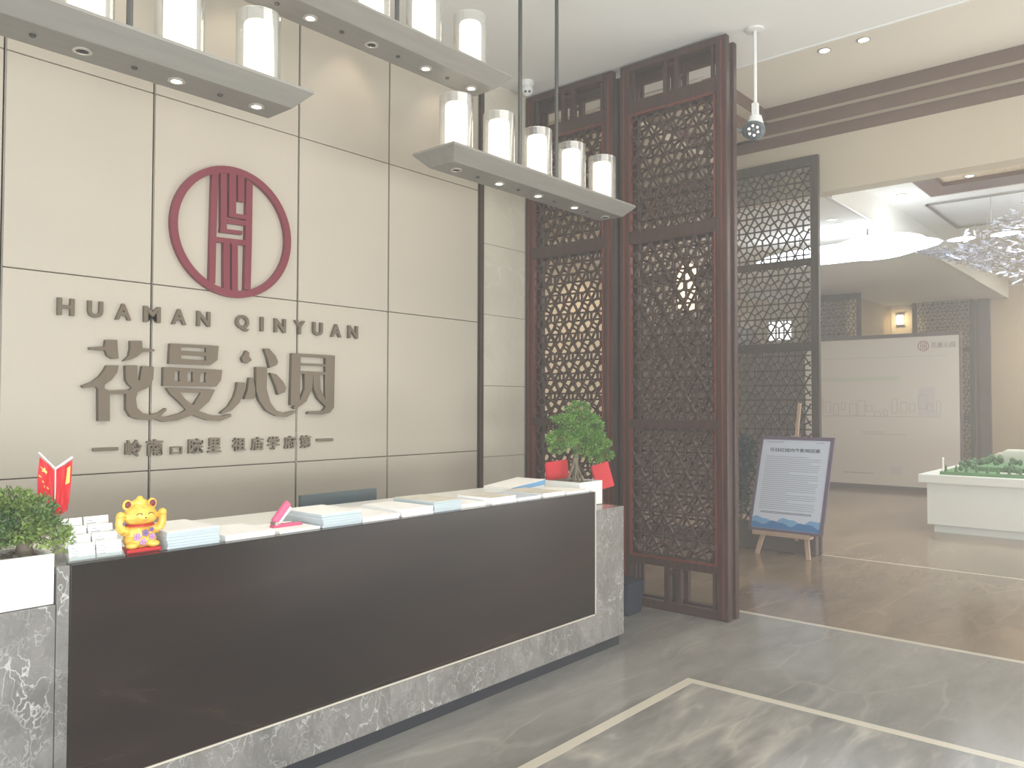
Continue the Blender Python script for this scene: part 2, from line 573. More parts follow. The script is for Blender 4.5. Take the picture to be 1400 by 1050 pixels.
# show hall ceiling with a brown framed coffer
b = MB()
b.box(9.02, 2.60, 4.30, 20.2, 3.10, 4.40).box(11.30, -4, 4.30, 20.2, 2.60, 4.40).box(9.02, -4, 4.30, 9.4, 2.6, 4.40).box(9.4, -4, 4.30, 11.30, -2.2, 4.40)
struct('ceiling_hall', b, M['ceiling'], 'pale ceiling of the show hall')
b = MB().box(9.4, 2.36, 4.31, 11.30, 2.60, 4.36).box(10.86, -2.2, 4.31, 11.30, 2.36, 4.36)
struct('trim_6', b, M['band'], 'brown frame around the mosaic coffer in the hall ceiling')
struct('ceiling_coffer', MB().box(9.4, -2.2, 4.362, 11.3, 2.6, 4.40), M['mosaic'], 'beige mosaic coffer in the hall ceiling')
struct('ceiling_soffit', MB().box(9.02, 3.12, 3.95, 20.2, 7.7, 4.02).box(9.02, 3.10, 3.93, 20.2, 3.13, 4.32), M['ceiling'], 'lower soffit along the left side of the show hall')
struct('trim_7', MB().box(9.02, 3.08, 3.925, 16.5, 3.10, 3.96), M['whiteplastic'], 'thin white edge strip along the hall soffit')

# outer walls
struct('wall_far', MB().box(20.0, -4, 0, 20.2, 5.7, 4.3), M['beige_wall'], 'beige far wall of the show hall')
struct('wall_alcove', MB().box(17.2, 5.6, 0, 20.0, 5.75, 4.3), M['beige_wall'], 'beige return wall beside the sconce')
struct('wall_far_left', MB().box(17.2, 5.75, 0, 17.35, 7.7, 4.3), M['cream'], 'pale wall behind the far left of the show hall')
struct('wall_corridor', MB().box(5.6, 7.55, 0, 17.2, 7.7, 4.6), M['beige_wall'], 'beige wall seen through the lattice screens')
struct('wall_return', MB().box(5.60, 4.82, 0, 5.70, 7.55, 4.46), M['beige_wall'], 'end of the wall behind the lattice screens')
# entrance glazing behind the viewer
b = MB().box(2.9, -4.1, 0, 5.9, -4.0, 5.05).box(11.3, -4.1, 0, 20.2, -4.0, 5.05).box(5.9, -4.1, 2.6, 11.3, -4.0, 5.05).box(-2.6, -4.1, 4.2, 2.9, -4.0, CZ+.1)
struct('wall_front', b, M['beige_wall'], 'entrance side wall behind the viewer')
struct('wall_left', MB().box(-2.75, -4.1, 4.2, -2.6, 4.8, CZ+.1).box(-2.75, 3.6, 0, -2.6, 4.8, 4.2), M['beige_wall'], 'left wall with tall glazing')
wf = MB()
for x in (-2.6, -1.23, .15, 1.52, 2.85): wf.box(x-.03, -4.08, 0, x+.03, -4.0, 4.2)
wf.box(-2.6, -4.08, 2.6, 2.9, -4.0, 2.66)
w1 = struct('window_1', wf, M['black'], 'dark framed entrance glazing behind the viewer')
obj('pane', MB().box(-2.6, -4.05, 0, 2.9, -4.04, 4.2), M['pane'], w1)
wf = MB()
for x in (5.93, 7.7, 9.5, 11.27): wf.box(x-.03, -4.08, 0, x+.03, -4.0, 2.6)
w4 = struct('added_window', wf, M['black'], 'unseen dark framed door glazing right of the viewer, added to light the tray ceiling')  # unseen glazing put in so light can reach the tray ceiling
obj('pane', MB().box(5.9, -4.05, 0, 11.3, -4.04, 2.6), M['pane'], w4)
wf = MB()
for y in (-4.0, -2.1, -.2, 1.7, 3.57): wf.box(-2.68, y-.03, 0, -2.6, y+.03, 4.2)
w2 = struct('window_2', wf, M['black'], 'dark framed glazing of the left wall')
obj('pane', MB().box(-2.66, -4.0, 0, -2.65, 3.6, 4.2), M['pane'], w2)
# distant window and brown wainscot seen through the third screen
b = MB()
for y0, y1 in ((6.76, 6.90), (6.94, 7.08), (7.12, 7.26)):
    b.box(17.16, y0, 3.06, 17.19, y1, 3.46)
w3 = struct('window_3', MB().box(17.15, 6.72, 3.02, 17.2, 6.76, 3.5).box(17.15, 6.90, 3.02, 17.2, 6.94, 3.5).box(17.15, 7.08, 3.02, 17.2, 7.12, 3.5).box(17.15, 7.26, 3.02, 17.2, 7.30, 3.5)
            .box(17.15, 6.72, 3.46, 17.2, 7.30, 3.5).box(17.15, 6.72, 3.02, 17.2, 7.30, 3.06).box(17.15, 6.72, 3.25, 17.2, 7.30, 3.27), M['whiteplastic'], 'small bright window high on the far left wall')
for y0, y1 in ((6.76, 6.90), (6.94, 7.08), (7.12, 7.26)):
    obj('pane', MB().box(17.17, y0, 3.06, 17.19, y1, 3.46), M['winlight'], w3)
struct('wall_panelling', MB().box(11.55, 7.50, 0, 17.05, 7.548, 3.3), M['wainscot'], 'dark brown panelling on the corridor wall behind the nearest screen')
wc = struct('wall_wainscot', MB().box(17.1, 5.76, 0, 17.19, 7.54, 2.84), M['wainscot'], 'brown panelled wainscot far behind the lattice screen')
for y in (5.78, 6.37, 6.96):
    obj('wood_panel', MB().box(17.07, y, .1, 17.1, y+.56, 2.8), M['wainscot'], wc, bevel=.01)

# ================================================================ lattice screens
def clip(p, q, u0, u1, v0, v1):
    x0, y0 = p; x1, y1 = q
    t0, t1 = 0., 1.
    dx, dy = x1-x0, y1-y0
    for pp, qq in ((-dx, x0-u0), (dx, u1-x0), (-dy, y0-v0), (dy, v1-y0)):
        if abs(pp) < 1e-12:
            if qq < 0: return None
        else:
            r = qq/pp
            if pp < 0: t0 = max(t0, r)
            else: t1 = min(t1, r)
    if t1-t0 < 1e-4: return None
    return (x0+t0*dx, y0+t0*dy), (x0+t1*dx, y0+t1*dy)


def fret(mb, x, y0, y1, z0, z1, a=.2, wd=.013, dp=.018, off=(0, 0)):
    """six-spoked star fretwork in the plane X = x"""
    H = a*math.sqrt(3)/2
    W, T = y1-y0, z1-z0
    segs = []
    cx, cz = W/2+off[0], T/2+off[1]
    n = int(max(W, T)/H)+3
    for k in range(-n, n+1):
        segs.append(((-9, cz+k*H), (9, cz+k*H)))
        for s in (1, -1):
            c = cx + k*a
            segs.append(((c-9, cz-9*s*math.sqrt(3)), (c+9, cz+9*s*math.sqrt(3))))
    r = a/math.sqrt(3)
    for i in range(-n, n+1):
        for k in range(-n, n+1):
            hx, hz = cx+(i+(k % 2)*.5)*a, cz+k*H
            if hx < -a or hx > W+a or hz < -a or hz > T+a: continue
            for t in (0, 1, 2):
                a0, a1 = R(30+60*t), R(90+60*t)
                segs.append(((hx+r*math.cos(a0), hz+r*math.sin(a0)), (hx+r*math.cos(a1), hz+r*math.sin(a1))))
    for p, q in segs:
        c = clip(p, q, 0, W, 0, T)
        if not c: continue
        (u0, v0), (u1, v1) = c
        mb.bar((x, y0+u0, z0+v0), (x, y0+u1, z0+v1), wd, dp, (1, 0, 0))
    return mb


def screen(x, ya, yb, top, label, cat='screen', layers=2, a=.2, rails=None, mats=('wood', 'wood_red', 'fret'), depth=.18, plain=False):
    t = thing('lattice_screen', label, cat, (x+depth/2, (ya+yb)/2, 0), 'wooden lattice screens')
    W, B, F = M[mats[0]], M[mats[1]], M[mats[2]]
    P = .09
    th = .055
    xs = [x, x+depth-th] if layers == 2 else [x]
    for j, xa in enumerate(xs):
        xb = xa+th
        tp = top if j == 0 else top-.02
        for y in (ya, yb-P):
            obj('post', MB().box(xa, y, 0, xb, y+P, tp), W, t, bevel=.006)
        lo, hi = (.12, top-.11) if plain else (.41, top-.42)
        topz = tp-(.06 if j == 0 else .11)
        if plain:
            obj('rail', MB().box(xa, ya+P, 0, xb, yb-P, .12), W, t, bevel=.004)
            obj('rail', MB().box(xa, ya+P, hi, xb, yb-P, top), W, t, bevel=.004)
        else:
            obj('rail', MB().box(xa, ya+P, 0, xb, yb-P, .068), W, t, bevel=.004)
            obj('rail', MB().box(xa, ya+P, .34, xb, yb-P, .41), W, t, bevel=.004)
            obj('rail', MB().box(xa, ya+P, top-.42, xb, yb-P, top-.31), W, t, bevel=.004)
            obj('rail', MB().box(xa, ya+P, topz, xb, yb-P, tp), W, t, bevel=.004)
            # narrow double mullions in the open transom and the open foot
            m = (ya+yb)/2
            for z0, z1 in ((.068, .34), (top-.31, topz)):
                for y in (m-.07, m+.03):
                    obj('mullion', MB().box(xa+.005, y, z0, xb-.005, y+.04, z1), W, t)
                for y in (ya+P+.02, yb-P-.045):
                    obj('mullion', MB().box(xa+.015, y, z0, xb-.015, y+.025, z1), W, t)
                obj('mullion', MB().box(xa+.01, m-.03, z1-.05, xb-.01, m+.03, z1-.03), W, t)
        obj('rail', MB().box(xa+.01, ya+P, rails[0][0], xb-.01, yb-P, rails[0][1]), W, t, bevel=.004)
        obj('rail', MB().box(xa+.01, ya+P, rails[1][0], xb-.01, yb-P, rails[1][1]), W, t, bevel=.004)
        # red beads round the three fretwork fields
        if j == 0 and not plain:
            for z0, z1 in ((.41, rails[0][0]), (rails[0][1], rails[1][0]), (rails[1][1], top-.42)):
                for y in (ya+P, yb-P-.014): obj('red_bead', MB().box(xa-.008, y, z0, xa+.03, y+.014, z1), B, t)
            for q in ((ya+P, .40, .02, yb-P, .414), (ya+P, top-.434, .02, yb-P, top-.42), (ya+.035, .02, .01, ya+.047, top-.04), (yb-.047, .02, .01, yb-.035, top-.04)):
                obj('red_bead', MB().box(xa-.008, q[0], q[1], xa+q[2], q[3], q[4]), B, t)
        xm = (xa+xb)/2
        for k, (z0, z1) in enumerate(((lo, rails[0][0]), (rails[0][1], rails[1][0]), (rails[1][1], hi))):
            o_ = (0, .02) if j == 0 else (.05, -.03)
            obj('fretwork', fret(MB(), xm, ya+P+.014, yb-P-.014, z0, z1, a, .0145, .02, o_), F, t)
    if layers == 2:
        for y in (ya+.02, yb-.05):
            obj('side_board', MB().box(x+th, y, 0, x+depth-th, y+.03, top-.05), W, t)
        obj('top_board', MB().box(x+th, ya+.05, top-.05, x+depth-th, yb-.05, top-.03), W, t)
    return t


RL = ((1.42, 1.49), (2.915, 3.02))
screen(XS, 2.655, 3.60, 4.40, 'tall double rosewood lattice screen standing free at the edge of the lobby, nearest the viewer', rails=RL)
screen(XS, 3.672, 4.615, 4.40, 'tall double rosewood lattice screen against the cream wall, behind the bonsai', rails=RL)
RL3 = ((2.20, 2.30), (3.14, 3.22))
screen(8.66, 3.105, 4.20, 4.34, 'greyer lattice screen at the show hall opening, behind the easel', layers=1, plain=True, rails=RL3, mats=('fret_grey', 'fret_grey', 'fret_grey'), a=.187)
screen(8.66, 4.28, 5.40, 4.34, 'lattice screen glimpsed only through the fretwork of the nearest screen', layers=1, plain=True, rails=RL3, mats=('wood', 'wood', 'fret'))
screen(17.0, 5.25, 6.35, 3.93, 'dark lattice screen left of the glowing sconce at the far end of the hall', layers=1, plain=True, rails=((1.3, 1.4), (2.6, 2.7)), mats=('fret_grey', 'fret_grey', 'fret_grey'), a=.2)
screen(19.7, 3.72, 4.95, 4.25, 'dark lattice screen right of the glowing sconce, above the display board', layers=1, plain=True, rails=((1.3, 1.4), (2.8, 2.9)), mats=('fret_grey', 'fret_grey', 'fret_grey'), a=.2)
struct('trim_8', MB().box(19.85, 3.45, 0, 20.0, 3.66, 4.3), M['boardframe'], 'grey pilaster beside the far lattice screen')

# ================================================================ wall sign
YF = 4.62   # face of the panels


def wallfn(u, v, d):
    return (u, d, v)


def shape_mesh(parts, d0, d1):
    """flat outlines with holes on the wall, given thickness, via a filled curve"""
    cu = bpy.data.curves.new('outline', 'CURVE')
    cu.dimensions = '2D'
    cu.fill_mode = 'BOTH'
    cu.extrude = (d1-d0)/2
    for outer, holes in parts:
        for loop in [outer]+list(holes):
            s = cu.splines.new('POLY')
            s.points.add(len(loop)-1)
            for i, (x, y) in enumerate(loop): s.points[i].co = (x, y, 0, 1)
            s.use_cyclic_u = True
    o = bpy.data.objects.new('outline', cu)
    COL.objects.link(o)
    dg = bpy.context.evaluated_depsgraph_get()
    me = bpy.data.meshes.new_from_object(o.evaluated_get(dg))
    bpy.data.objects.remove(o)
    mb = MB()
    mb.b.from_mesh(me)
    bpy.data.meshes.remove(me)
    bmesh.ops.remove_doubles(mb.b, verts=mb.b.verts[:], dist=1e-5)
    # (x, y, z) -> (x, mid - z, y)
    for v in mb.b.verts:
        v.co = Vector((v.co.x, (d0+d1)/2 - v.co.z, v.co.y))
    return mb


def text_mesh(s, size, depth, offset=0.0, sx=1.0, align='CENTER'):
    cu = bpy.data.curves.new('lettering', 'FONT')
    cu.body = s
    cu.size = size
    cu.extrude = depth/2
    cu.offset = offset
    cu.align_x = align
    cu.resolution_u = 3
    o = bpy.data.objects.new('lettering', cu)
    COL.objects.link(o)
    dg = bpy.context.evaluated_depsgraph_get()
    me = bpy.data.meshes.new_from_object(o.evaluated_get(dg))
    bpy.data.objects.remove(o)
    mb = MB()
    mb.b.from_mesh(me)
    bpy.data.meshes.remove(me)
    for v in mb.b.verts: v.co.x *= sx
    return mb


def bounds(mb):
    xs = [v.co.x for v in mb.b.verts]; ys = [v.co.y for v in mb.b.verts]
    return min(xs), max(xs), min(ys), max(ys)


def place(mb, fn):
    for v in mb.b.verts: v.co = Vector(fn(*v.co))
    return mb


def fit_text(s, w_, h_, depth, offset, cx, cz, yface):
    """letter scaled to w_ x h_ centred at (cx, cz) standing on the wall plane yface"""
    mb = text_mesh(s, .1, depth, offset)
    x0, x1, y0, y1 = bounds(mb)
    k = h_/(y1-y0)
    kx = w_/(x1-x0) if w_ else k
    return place(mb, lambda x, y, z: (cx+(x-(x0+x1)/2)*kx, yface-depth/2-z, cz+(y-(y0+y1)/2)*k))


GLY = {'flower':[([(1.777,1.911),(1.858,1.92),(1.861,1.957),(1.922,1.961),(1.926,1.911),(1.932,1.856),(1.899,1.854),(1.872,1.869),(1.861,1.898),(1.78,1.899)],[]),([(1.996,1.96),(2.06,1.964),(2.064,1.922),(2.133,1.92),(2.133,1.908),(2.064,1.899),(2.031,1.871),(1.998,1.853),(1.959,1.844),(1.989,1.875),(1.997,1.915)],[]),([(1.868,1.815),(1.932,1.818),(1.925,1.777),(1.896,1.737),(1.859,1.708),(1.859,1.687),(1.886,1.675),(1.889,1.507),(1.828,1.508),(1.825,1.686),(1.814,1.697),(1.75,1.688),(1.742,1.701),(1.791,1.721),(1.832,1.755),(1.858,1.791)],[]),([(1.881,1.675),(1.989,1.682),(1.989,1.658),(1.884,1.657)],[]),([(1.97,1.819),(2.036,1.822),(2.037,1.747),(2.053,1.73),(2.065,1.82),(2.131,1.818),(2.127,1.743),(2.099,1.697),(2.04,1.67),(2.03,1.633),(2.038,1.582),(2.069,1.551),(2.115,1.54),(2.167,1.553),(2.205,1.579),(2.209,1.567),(2.173,1.53),(2.121,1.508),(2.047,1.514),(2.002,1.531),(1.977,1.571),(1.975,1.666),(2.011,1.695),(1.989,1.711),(1.973,1.739)],[])],'graceful':[([(2.227,1.959),(2.532,1.962),(2.525,1.875),(2.479,1.841),(2.221,1.84)],[[(2.291,1.944),(2.455,1.945),(2.455,1.919),(2.292,1.919)],[(2.292,1.898),(2.455,1.894),(2.456,1.869),(2.293,1.871)]]),([(2.189,1.818),(2.557,1.814),(2.55,1.751),(2.519,1.711),(2.188,1.708)],[[(2.255,1.798),(2.289,1.798),(2.29,1.738),(2.253,1.738)],[(2.333,1.797),(2.371,1.797),(2.372,1.737),(2.334,1.736)],[(2.416,1.795),(2.455,1.796),(2.453,1.735),(2.412,1.735)]]),([(2.209,1.697),(2.512,1.692),(2.474,1.62),(2.407,1.562),(2.483,1.536),(2.569,1.529),(2.621,1.542),(2.621,1.525),(2.546,1.499),(2.468,1.504),(2.37,1.537),(2.276,1.505),(2.191,1.498),(2.138,1.518),(2.156,1.529),(2.219,1.528),(2.297,1.549),(2.333,1.57),(2.274,1.626),(2.231,1.663)],[[(2.285,1.673),(2.427,1.671),(2.374,1.596),(2.329,1.626)]])],'heart':[([(2.722,1.945),(2.743,1.931),(2.74,1.911),(2.761,1.884),(2.73,1.863),(2.702,1.869),(2.691,1.896),(2.712,1.923)],[]),([(2.662,1.741),(2.717,1.739),(2.708,1.676),(2.678,1.613),(2.624,1.563),(2.564,1.543),(2.55,1.551),(2.603,1.588),(2.643,1.65),(2.659,1.701)],[]),([(2.745,1.772),(2.77,1.773),(2.785,1.703),(2.787,1.645),(2.775,1.636),(2.712,1.635),(2.735,1.695)],[]),([(2.792,1.842),(2.871,1.843),(2.869,1.704),(2.897,1.614),(2.942,1.562),(3.002,1.545),(3.086,1.561),(3.079,1.541),(3.018,1.519),(2.943,1.526),(2.869,1.562),(2.818,1.626),(2.795,1.69)],[]),([(2.85,1.962),(2.882,1.967),(2.931,1.921),(2.952,1.882),(2.939,1.859),(2.891,1.841),(2.876,1.899)],[]),([(2.895,1.808),(2.939,1.8),(2.992,1.752),(3.014,1.713),(3.005,1.683),(2.956,1.666),(2.933,1.731)],[])],'garden':[([(3.059,1.944),(3.406,1.945),(3.401,1.581),(3.368,1.546),(3.302,1.533),(3.188,1.537),(3.192,1.554),(3.31,1.557),(3.334,1.581),(3.331,1.925),(3.125,1.927),(3.121,1.618),(3.078,1.595),(3.051,1.598)],[]),([(3.129,1.88),(3.327,1.881),(3.327,1.867),(3.13,1.868)],[]),([(3.122,1.826),(3.332,1.826),(3.332,1.809),(3.122,1.809)],[]),([(3.158,1.81),(3.226,1.811),(3.219,1.71),(3.172,1.622),(3.086,1.571),(3.071,1.581),(3.132,1.642),(3.163,1.709)],[]),([(3.227,1.809),(3.282,1.809),(3.287,1.711),(3.332,1.629),(3.33,1.591),(3.268,1.643),(3.233,1.71)],[])],'emblem':[([(2.476,3.039),(2.519,3.044),(2.509,2.639),(2.506,2.347),(2.466,2.342),(2.469,2.632)],[]),([(2.533,3.043),(2.574,3.046),(2.578,2.678),(2.538,2.678)],[]),([(2.535,2.694),(2.684,2.703),(2.684,2.678),(2.535,2.67)],[]),([(2.59,3.056),(2.637,3.059),(2.64,2.791),(2.593,2.79)],[]),([(2.591,2.805),(2.749,2.809),(2.75,2.78),(2.592,2.777)],[]),([(2.575,2.765),(2.735,2.773),(2.736,2.742),(2.576,2.735)],[]),([(2.649,3.06),(2.693,3.063),(2.695,2.889),(2.651,2.887)],[]),([(2.709,3.039),(2.753,3.022),(2.751,2.643),(2.746,2.335),(2.702,2.331),(2.706,2.636)],[]),([(2.478,2.635),(2.737,2.648),(2.737,2.616),(2.478,2.604)],[]),([(2.556,2.612),(2.598,2.615),(2.602,2.307),(2.56,2.306)],[]),([(2.612,2.617),(2.653,2.619),(2.657,2.305),(2.616,2.304)],[])]}
names = dict(flower='bronze character 花, first of the four big ones in the middle of the sign',
             graceful='bronze character 曼, second of the four big ones, with crossing sweeping strokes',
             heart='bronze character 沁, third of the four big ones, with loose drops',
             garden='bronze character 园, last of the four big ones, in a square enclosure')
for k in ('flower', 'graceful', 'heart', 'garden'):
    mb = MB()
    for i, part in enumerate(GLY[k]):
        sm = shape_mesh([part], YF-.035-.0004*i, YF-.003)
        me = bpy.data.meshes.new('stroke')
        sm.b.to_mesh(me)
        mb.b.from_mesh(me)
        bpy.data.meshes.remove(me)
    o = obj('sign_character', mb, M['bronze'])
    tag(o, names[k], 'character', 'big bronze characters on the wall')
# emblem
em = thing('wall_emblem', 'wine red round emblem with a seal-like figure inside a ring, above the lettering', 'emblem', (2.63, YF, 2.685))
rb = MB()
n = 64
ri, ro = .368, .412
ring_pts = [[(2.63+r*math.cos(2*PI*i/n), y, 2.685+r*math.sin(2*PI*i/n)) for i in range(n)] for r, y in ((ri, YF-.003), (ro, YF-.003), (ro, YF-.035), (ri, YF-.035))]
V = [[rb.b.verts.new(p) for p in rr] for rr in ring_pts]
for k in range(4):
    A, B = V[k], V[(k+1) % 4]
    for i in range(n): rb.b.faces.new((A[i], A[(i+1) % n], B[(i+1) % n], B[i]))
obj('ring', rb, M['wine'], em)
for i, (poly, h) in enumerate(GLY['emblem']):
    e = .0004*i
    obj('seal_stroke', MB().prism(poly, wallfn, YF-.032-e, YF-.003), M['wine'], em)

# Latin line
LAT = [('H', 1.659), ('U', 1.81), ('A', 1.96), ('M', 2.124), ('A', 2.285), ('N', 2.44), ('Q', 2.70), ('I', 2.84), ('N', 2.975), ('Y', 3.126), ('U', 3.272), ('A', 3.426), ('N', 3.574)]
LL = ['bronze letter H at the left end of the Latin line', 'bronze letter U between H and A in the Latin line', 'bronze letter A between U and M in the Latin line',
      'bronze letter M, the only one in the Latin line', 'bronze letter A right after the M', 'bronze letter N ending the first word of the Latin line',
      'bronze letter Q starting the second word', 'bronze letter I after the Q, the only single bar letter', 'bronze letter N between I and Y',
      'bronze letter Y, the only one in the Latin line', 'bronze letter U right after the Y', 'bronze letter A just before the final N', 'bronze letter N at the right end of the Latin line']
for (ch, x), lab in zip(LAT, LL):
    wd = dict(H=.085, U=.08, A=.088, M=.098, N=.085, Q=.093, I=.022, Y=.085)[ch]
    hh = .105 if ch == 'Q' else .092
    o = obj('sign_letter', fit_text(ch, wd, hh, .022, .0035, x, 2.123+(-.005 if ch == 'Q' else 0), YF-.002), M['bronze'])
    tag(o, lab, 'letter', 'bronze Latin letters on the wall')
# small line
SM = [('岭', 2.03, .095, .095, 'first small bronze character of the bottom line, right of the left dash'), ('南', 2.152, .095, .095, 'second small bronze character of the bottom line, over the left panel joint'),
      ('口', 2.281, .07, .045, 'small flat bronze box sign between the characters of the bottom line'), ('院', 2.401, .092, .09, 'small bronze character right of the flat box sign'),
      ('里', 2.522, .085, .09, 'small bronze character just left of the gap in the bottom line'), ('祖', 2.688, .088, .085, 'small bronze character just right of the gap in the bottom line'),
      ('庙', 2.817, .088, .085, 'small bronze character with a slanted left stroke, second after the gap'), ('学', 2.938, .085, .085, 'small bronze character with three ticks on top, third after the gap'),
      ('府', 3.06, .085, .085, 'small bronze character touching the right panel joint, second from last'), ('第', 3.182, .085, .085, 'last small bronze character of the bottom line, left of the right dash')]
for ch, x, wd, hh, lab in SM:
    o = obj('sign_character', fit_text(ch, wd, hh, .02, .0022, x, 1.350-(.022 if ch == '口' else 0), YF-.002), M['bronze'])
    tag(o, lab, 'character', 'small bronze characters on the wall')
tag(obj('sign_dash', MB().box(1.809, YF-.02, 1.342, 1.945, YF-.002, 1.360), M['bronze'], bevel=.003), 'bronze dash left of the bottom line of characters', 'dash')
tag(obj('sign_dash', MB().box(3.274, YF-.02, 1.348, 3.411, YF-.002, 1.366), M['bronze'], bevel=.003), 'bronze dash right of the bottom line of characters', 'dash')

# ================================================================ reception desk
dk = thing('reception_desk', 'long reception desk with a dark brown polished front framed in grey marble', 'desk', (2.7, 3.3, 0))
YD = 2.95
obj('front_slab', MB().box(1.092, YD-.004, .270, 4.224, YD+.05, 1.0465), M['slab'], dk, bevel=.003)
obj('white_edge', MB().box(4.224, YD-.006, .262, 4.234, YD+.05, 1.0465).box(1.088, YD-.006, .262, 4.234, YD+.03, .270), M['inlay'], dk)
obj('counter_top', MB().box(1.05, YD+.051, 1.015, 4.30, 3.66, 1.046), M['white'], dk, bevel=.002)
obj('left_marble_edge', MB().box(1.050, YD, .072, 1.0915, 3.66, 1.0465), M['grey'], dk, bevel=.003)
obj('base_marble', MB().box(1.088, YD, .072, 4.235, YD+.08, .262), M['grey'], dk)
obj('carcass', MB().box(1.10, YD+.09, .072, 4.22, 3.62, 1.01), M['wainscot'], dk)
obj('back_worktop', MB().box(1.10, 3.66, .72, 4.22, 4.02, .75).box(1.1, 3.97, 0, 1.14, 4.02, .72).box(4.18, 3.97, 0, 4.22, 4.02, .72), M['wainscot'], dk)
obj('right_pedestal', MB().box(4.236, YD, .072, 4.566, 3.62, .925), M['grey'], dk, bevel=.003)
obj('left_pedestal', MB().box(.30, YD, .072, 1.048, 3.62, .920), M['grey'], dk, bevel=.003)
obj('toe_kick', MB().box(.32, YD+.03, 0, 4.55, 3.6, .072), M['kick'], dk)

# ---- things on the desk
TZ = 1.047


def stack(x0, x1, y0, y1, h, label, wob=.004, cover=None, z=None, name='paper_stack', cat='papers', group='paper stacks on the counter', nl=None):
    z = TZ if z is None else z
    t = thing(name, label, cat, ((x0+x1)/2, (y0+y1)/2, z), group)
    nl = nl or max(1, int(round(h/.011)))
    mb = MB()
    for i in range(nl):
        dx, dy = random.uniform(-wob, wob), random.uniform(-wob, wob)
        mb.box(x0+dx, y0+dy, z+h*i/nl, x1+dx, y1+dy, z+h*(i+1)/nl-.0006)
    obj('sheets', mb, M['paper_edge'] if h > .04 else M['paper'], t)
    obj('cover_sheet', MB().box(x0, y0, z+h-.0005, x1, y1, z+h+.0012), cover or M['paper'], t)
    return t


stack(1.448, 1.66, 2.985, 3.27, .066, 'tall stack of white booklets right beside the golden cat')
stack(1.69, 1.915, 2.985, 3.26, .022, 'thin pile of white leaflets between the tall stack and the pink stapler')
stack(1.94, 2.145, 2.985, 3.22, .010, 'flat white sheets under the pink stapler')
stack(2.155, 2.375, 2.985, 3.29, .060, 'tall white paper block right of the pink stapler')
stack(2.385, 2.61, 2.985, 3.33, .022, 'low pile of white brochures right of the tall white block')
stack(2.625, 2.835, 2.985, 3.30, .036, 'medium pile of brochures in the middle of the counter', cover=M['paper'])
s6 = stack(2.845, 3.045, 2.985, 3.30, .055, 'taller pile of brochures with a printed beige cover', cover=M['cover'])
stack(3.06, 3.27, 3.02, 3.32, .016, 'thin brochure pile right of the beige covered pile')
stack(3.28, 3.49, 2.985, 3.25, .037, 'brochure pile with pale cover left of the printed magazines', cover=M['cover'])
stack(3.51, 3.72, 2.985, 3.28, .018, 'magazines lying before the white folder', cover=M['poster'])
stack(3.74, 3.95, 2.985, 3.30, .024, 'magazine pile with a beige cover near the right end', cover=M['cover'])
stack(3.97, 4.21, 2.985, 3.25, .012, 'thin sheets at the right end of the counter', cover=M['paper'])
# white folder with blue edge
t = thing('document_folder', 'white folder with a pale blue edge at the far right of the counter', 'folder', (4.1, 3.45, TZ))
obj('cover', MB().hexa([(3.88, 3.36, TZ), (4.22, 3.36, TZ), (4.22, 3.6, TZ), (3.88, 3.6, TZ)], [(3.88, 3.36, TZ+.02), (4.22, 3.36, TZ+.055), (4.22, 3.6, TZ+.055), (3.88, 3.6, TZ+.02)]), M['paper'], t)
obj('blue_edge', MB().hexa([(3.88, 3.352, TZ), (4.22, 3.352, TZ+.02), (4.22, 3.359, TZ+.02), (3.88, 3.359, TZ)], [(3.88, 3.352, TZ+.02), (4.22, 3.352, TZ+.05), (4.22, 3.359, TZ+.05), (3.88, 3.359, TZ+.02)]), M['blue1'], t)

# pink stapler, standing open on the flat sheets
sx, sy, sz = 1.97, 3.10, TZ+.0115
t = thing('stapler', 'pink stapler standing open on the flat sheets', 'stapler', (sx, sy, sz))
obj('base', MB().hexa([(sx, sy-.02, sz), (sx+.15, sy-.02, sz), (sx+.15, sy+.02, sz), (sx, sy+.02, sz)], [(sx+.004, sy-.016, sz+.013), (sx+.146, sy-.016, sz+.013), (sx+.146, sy+.016, sz+.013), (sx+.004, sy+.016, sz+.013)]), M['pink'], t, bevel=.004)
obj('top_arm', MB().bar((sx+.012, sy, sz+.022), (sx+.085, sy, sz+.105), .032, .022, (0, 1, 0)), M['pink'], t, bevel=.006)
obj('magazine', MB().bar((sx+.030, sy, sz+.018), (sx+.095, sy, sz+.083), .018, .014, (0, 1, 0)), M['whiteplastic'], t, bevel=.002)
obj('hinge', MB().tube((sx+.014, sy-.02, sz+.018), (sx+.014, sy+.02, sz+.018), .008), M['strip'], t, smooth=True)
obj('anvil', MB().box(sx+.11, sy-.010, sz+.0128, sx+.14, sy+.010, sz+.0145), M['strip'], t)

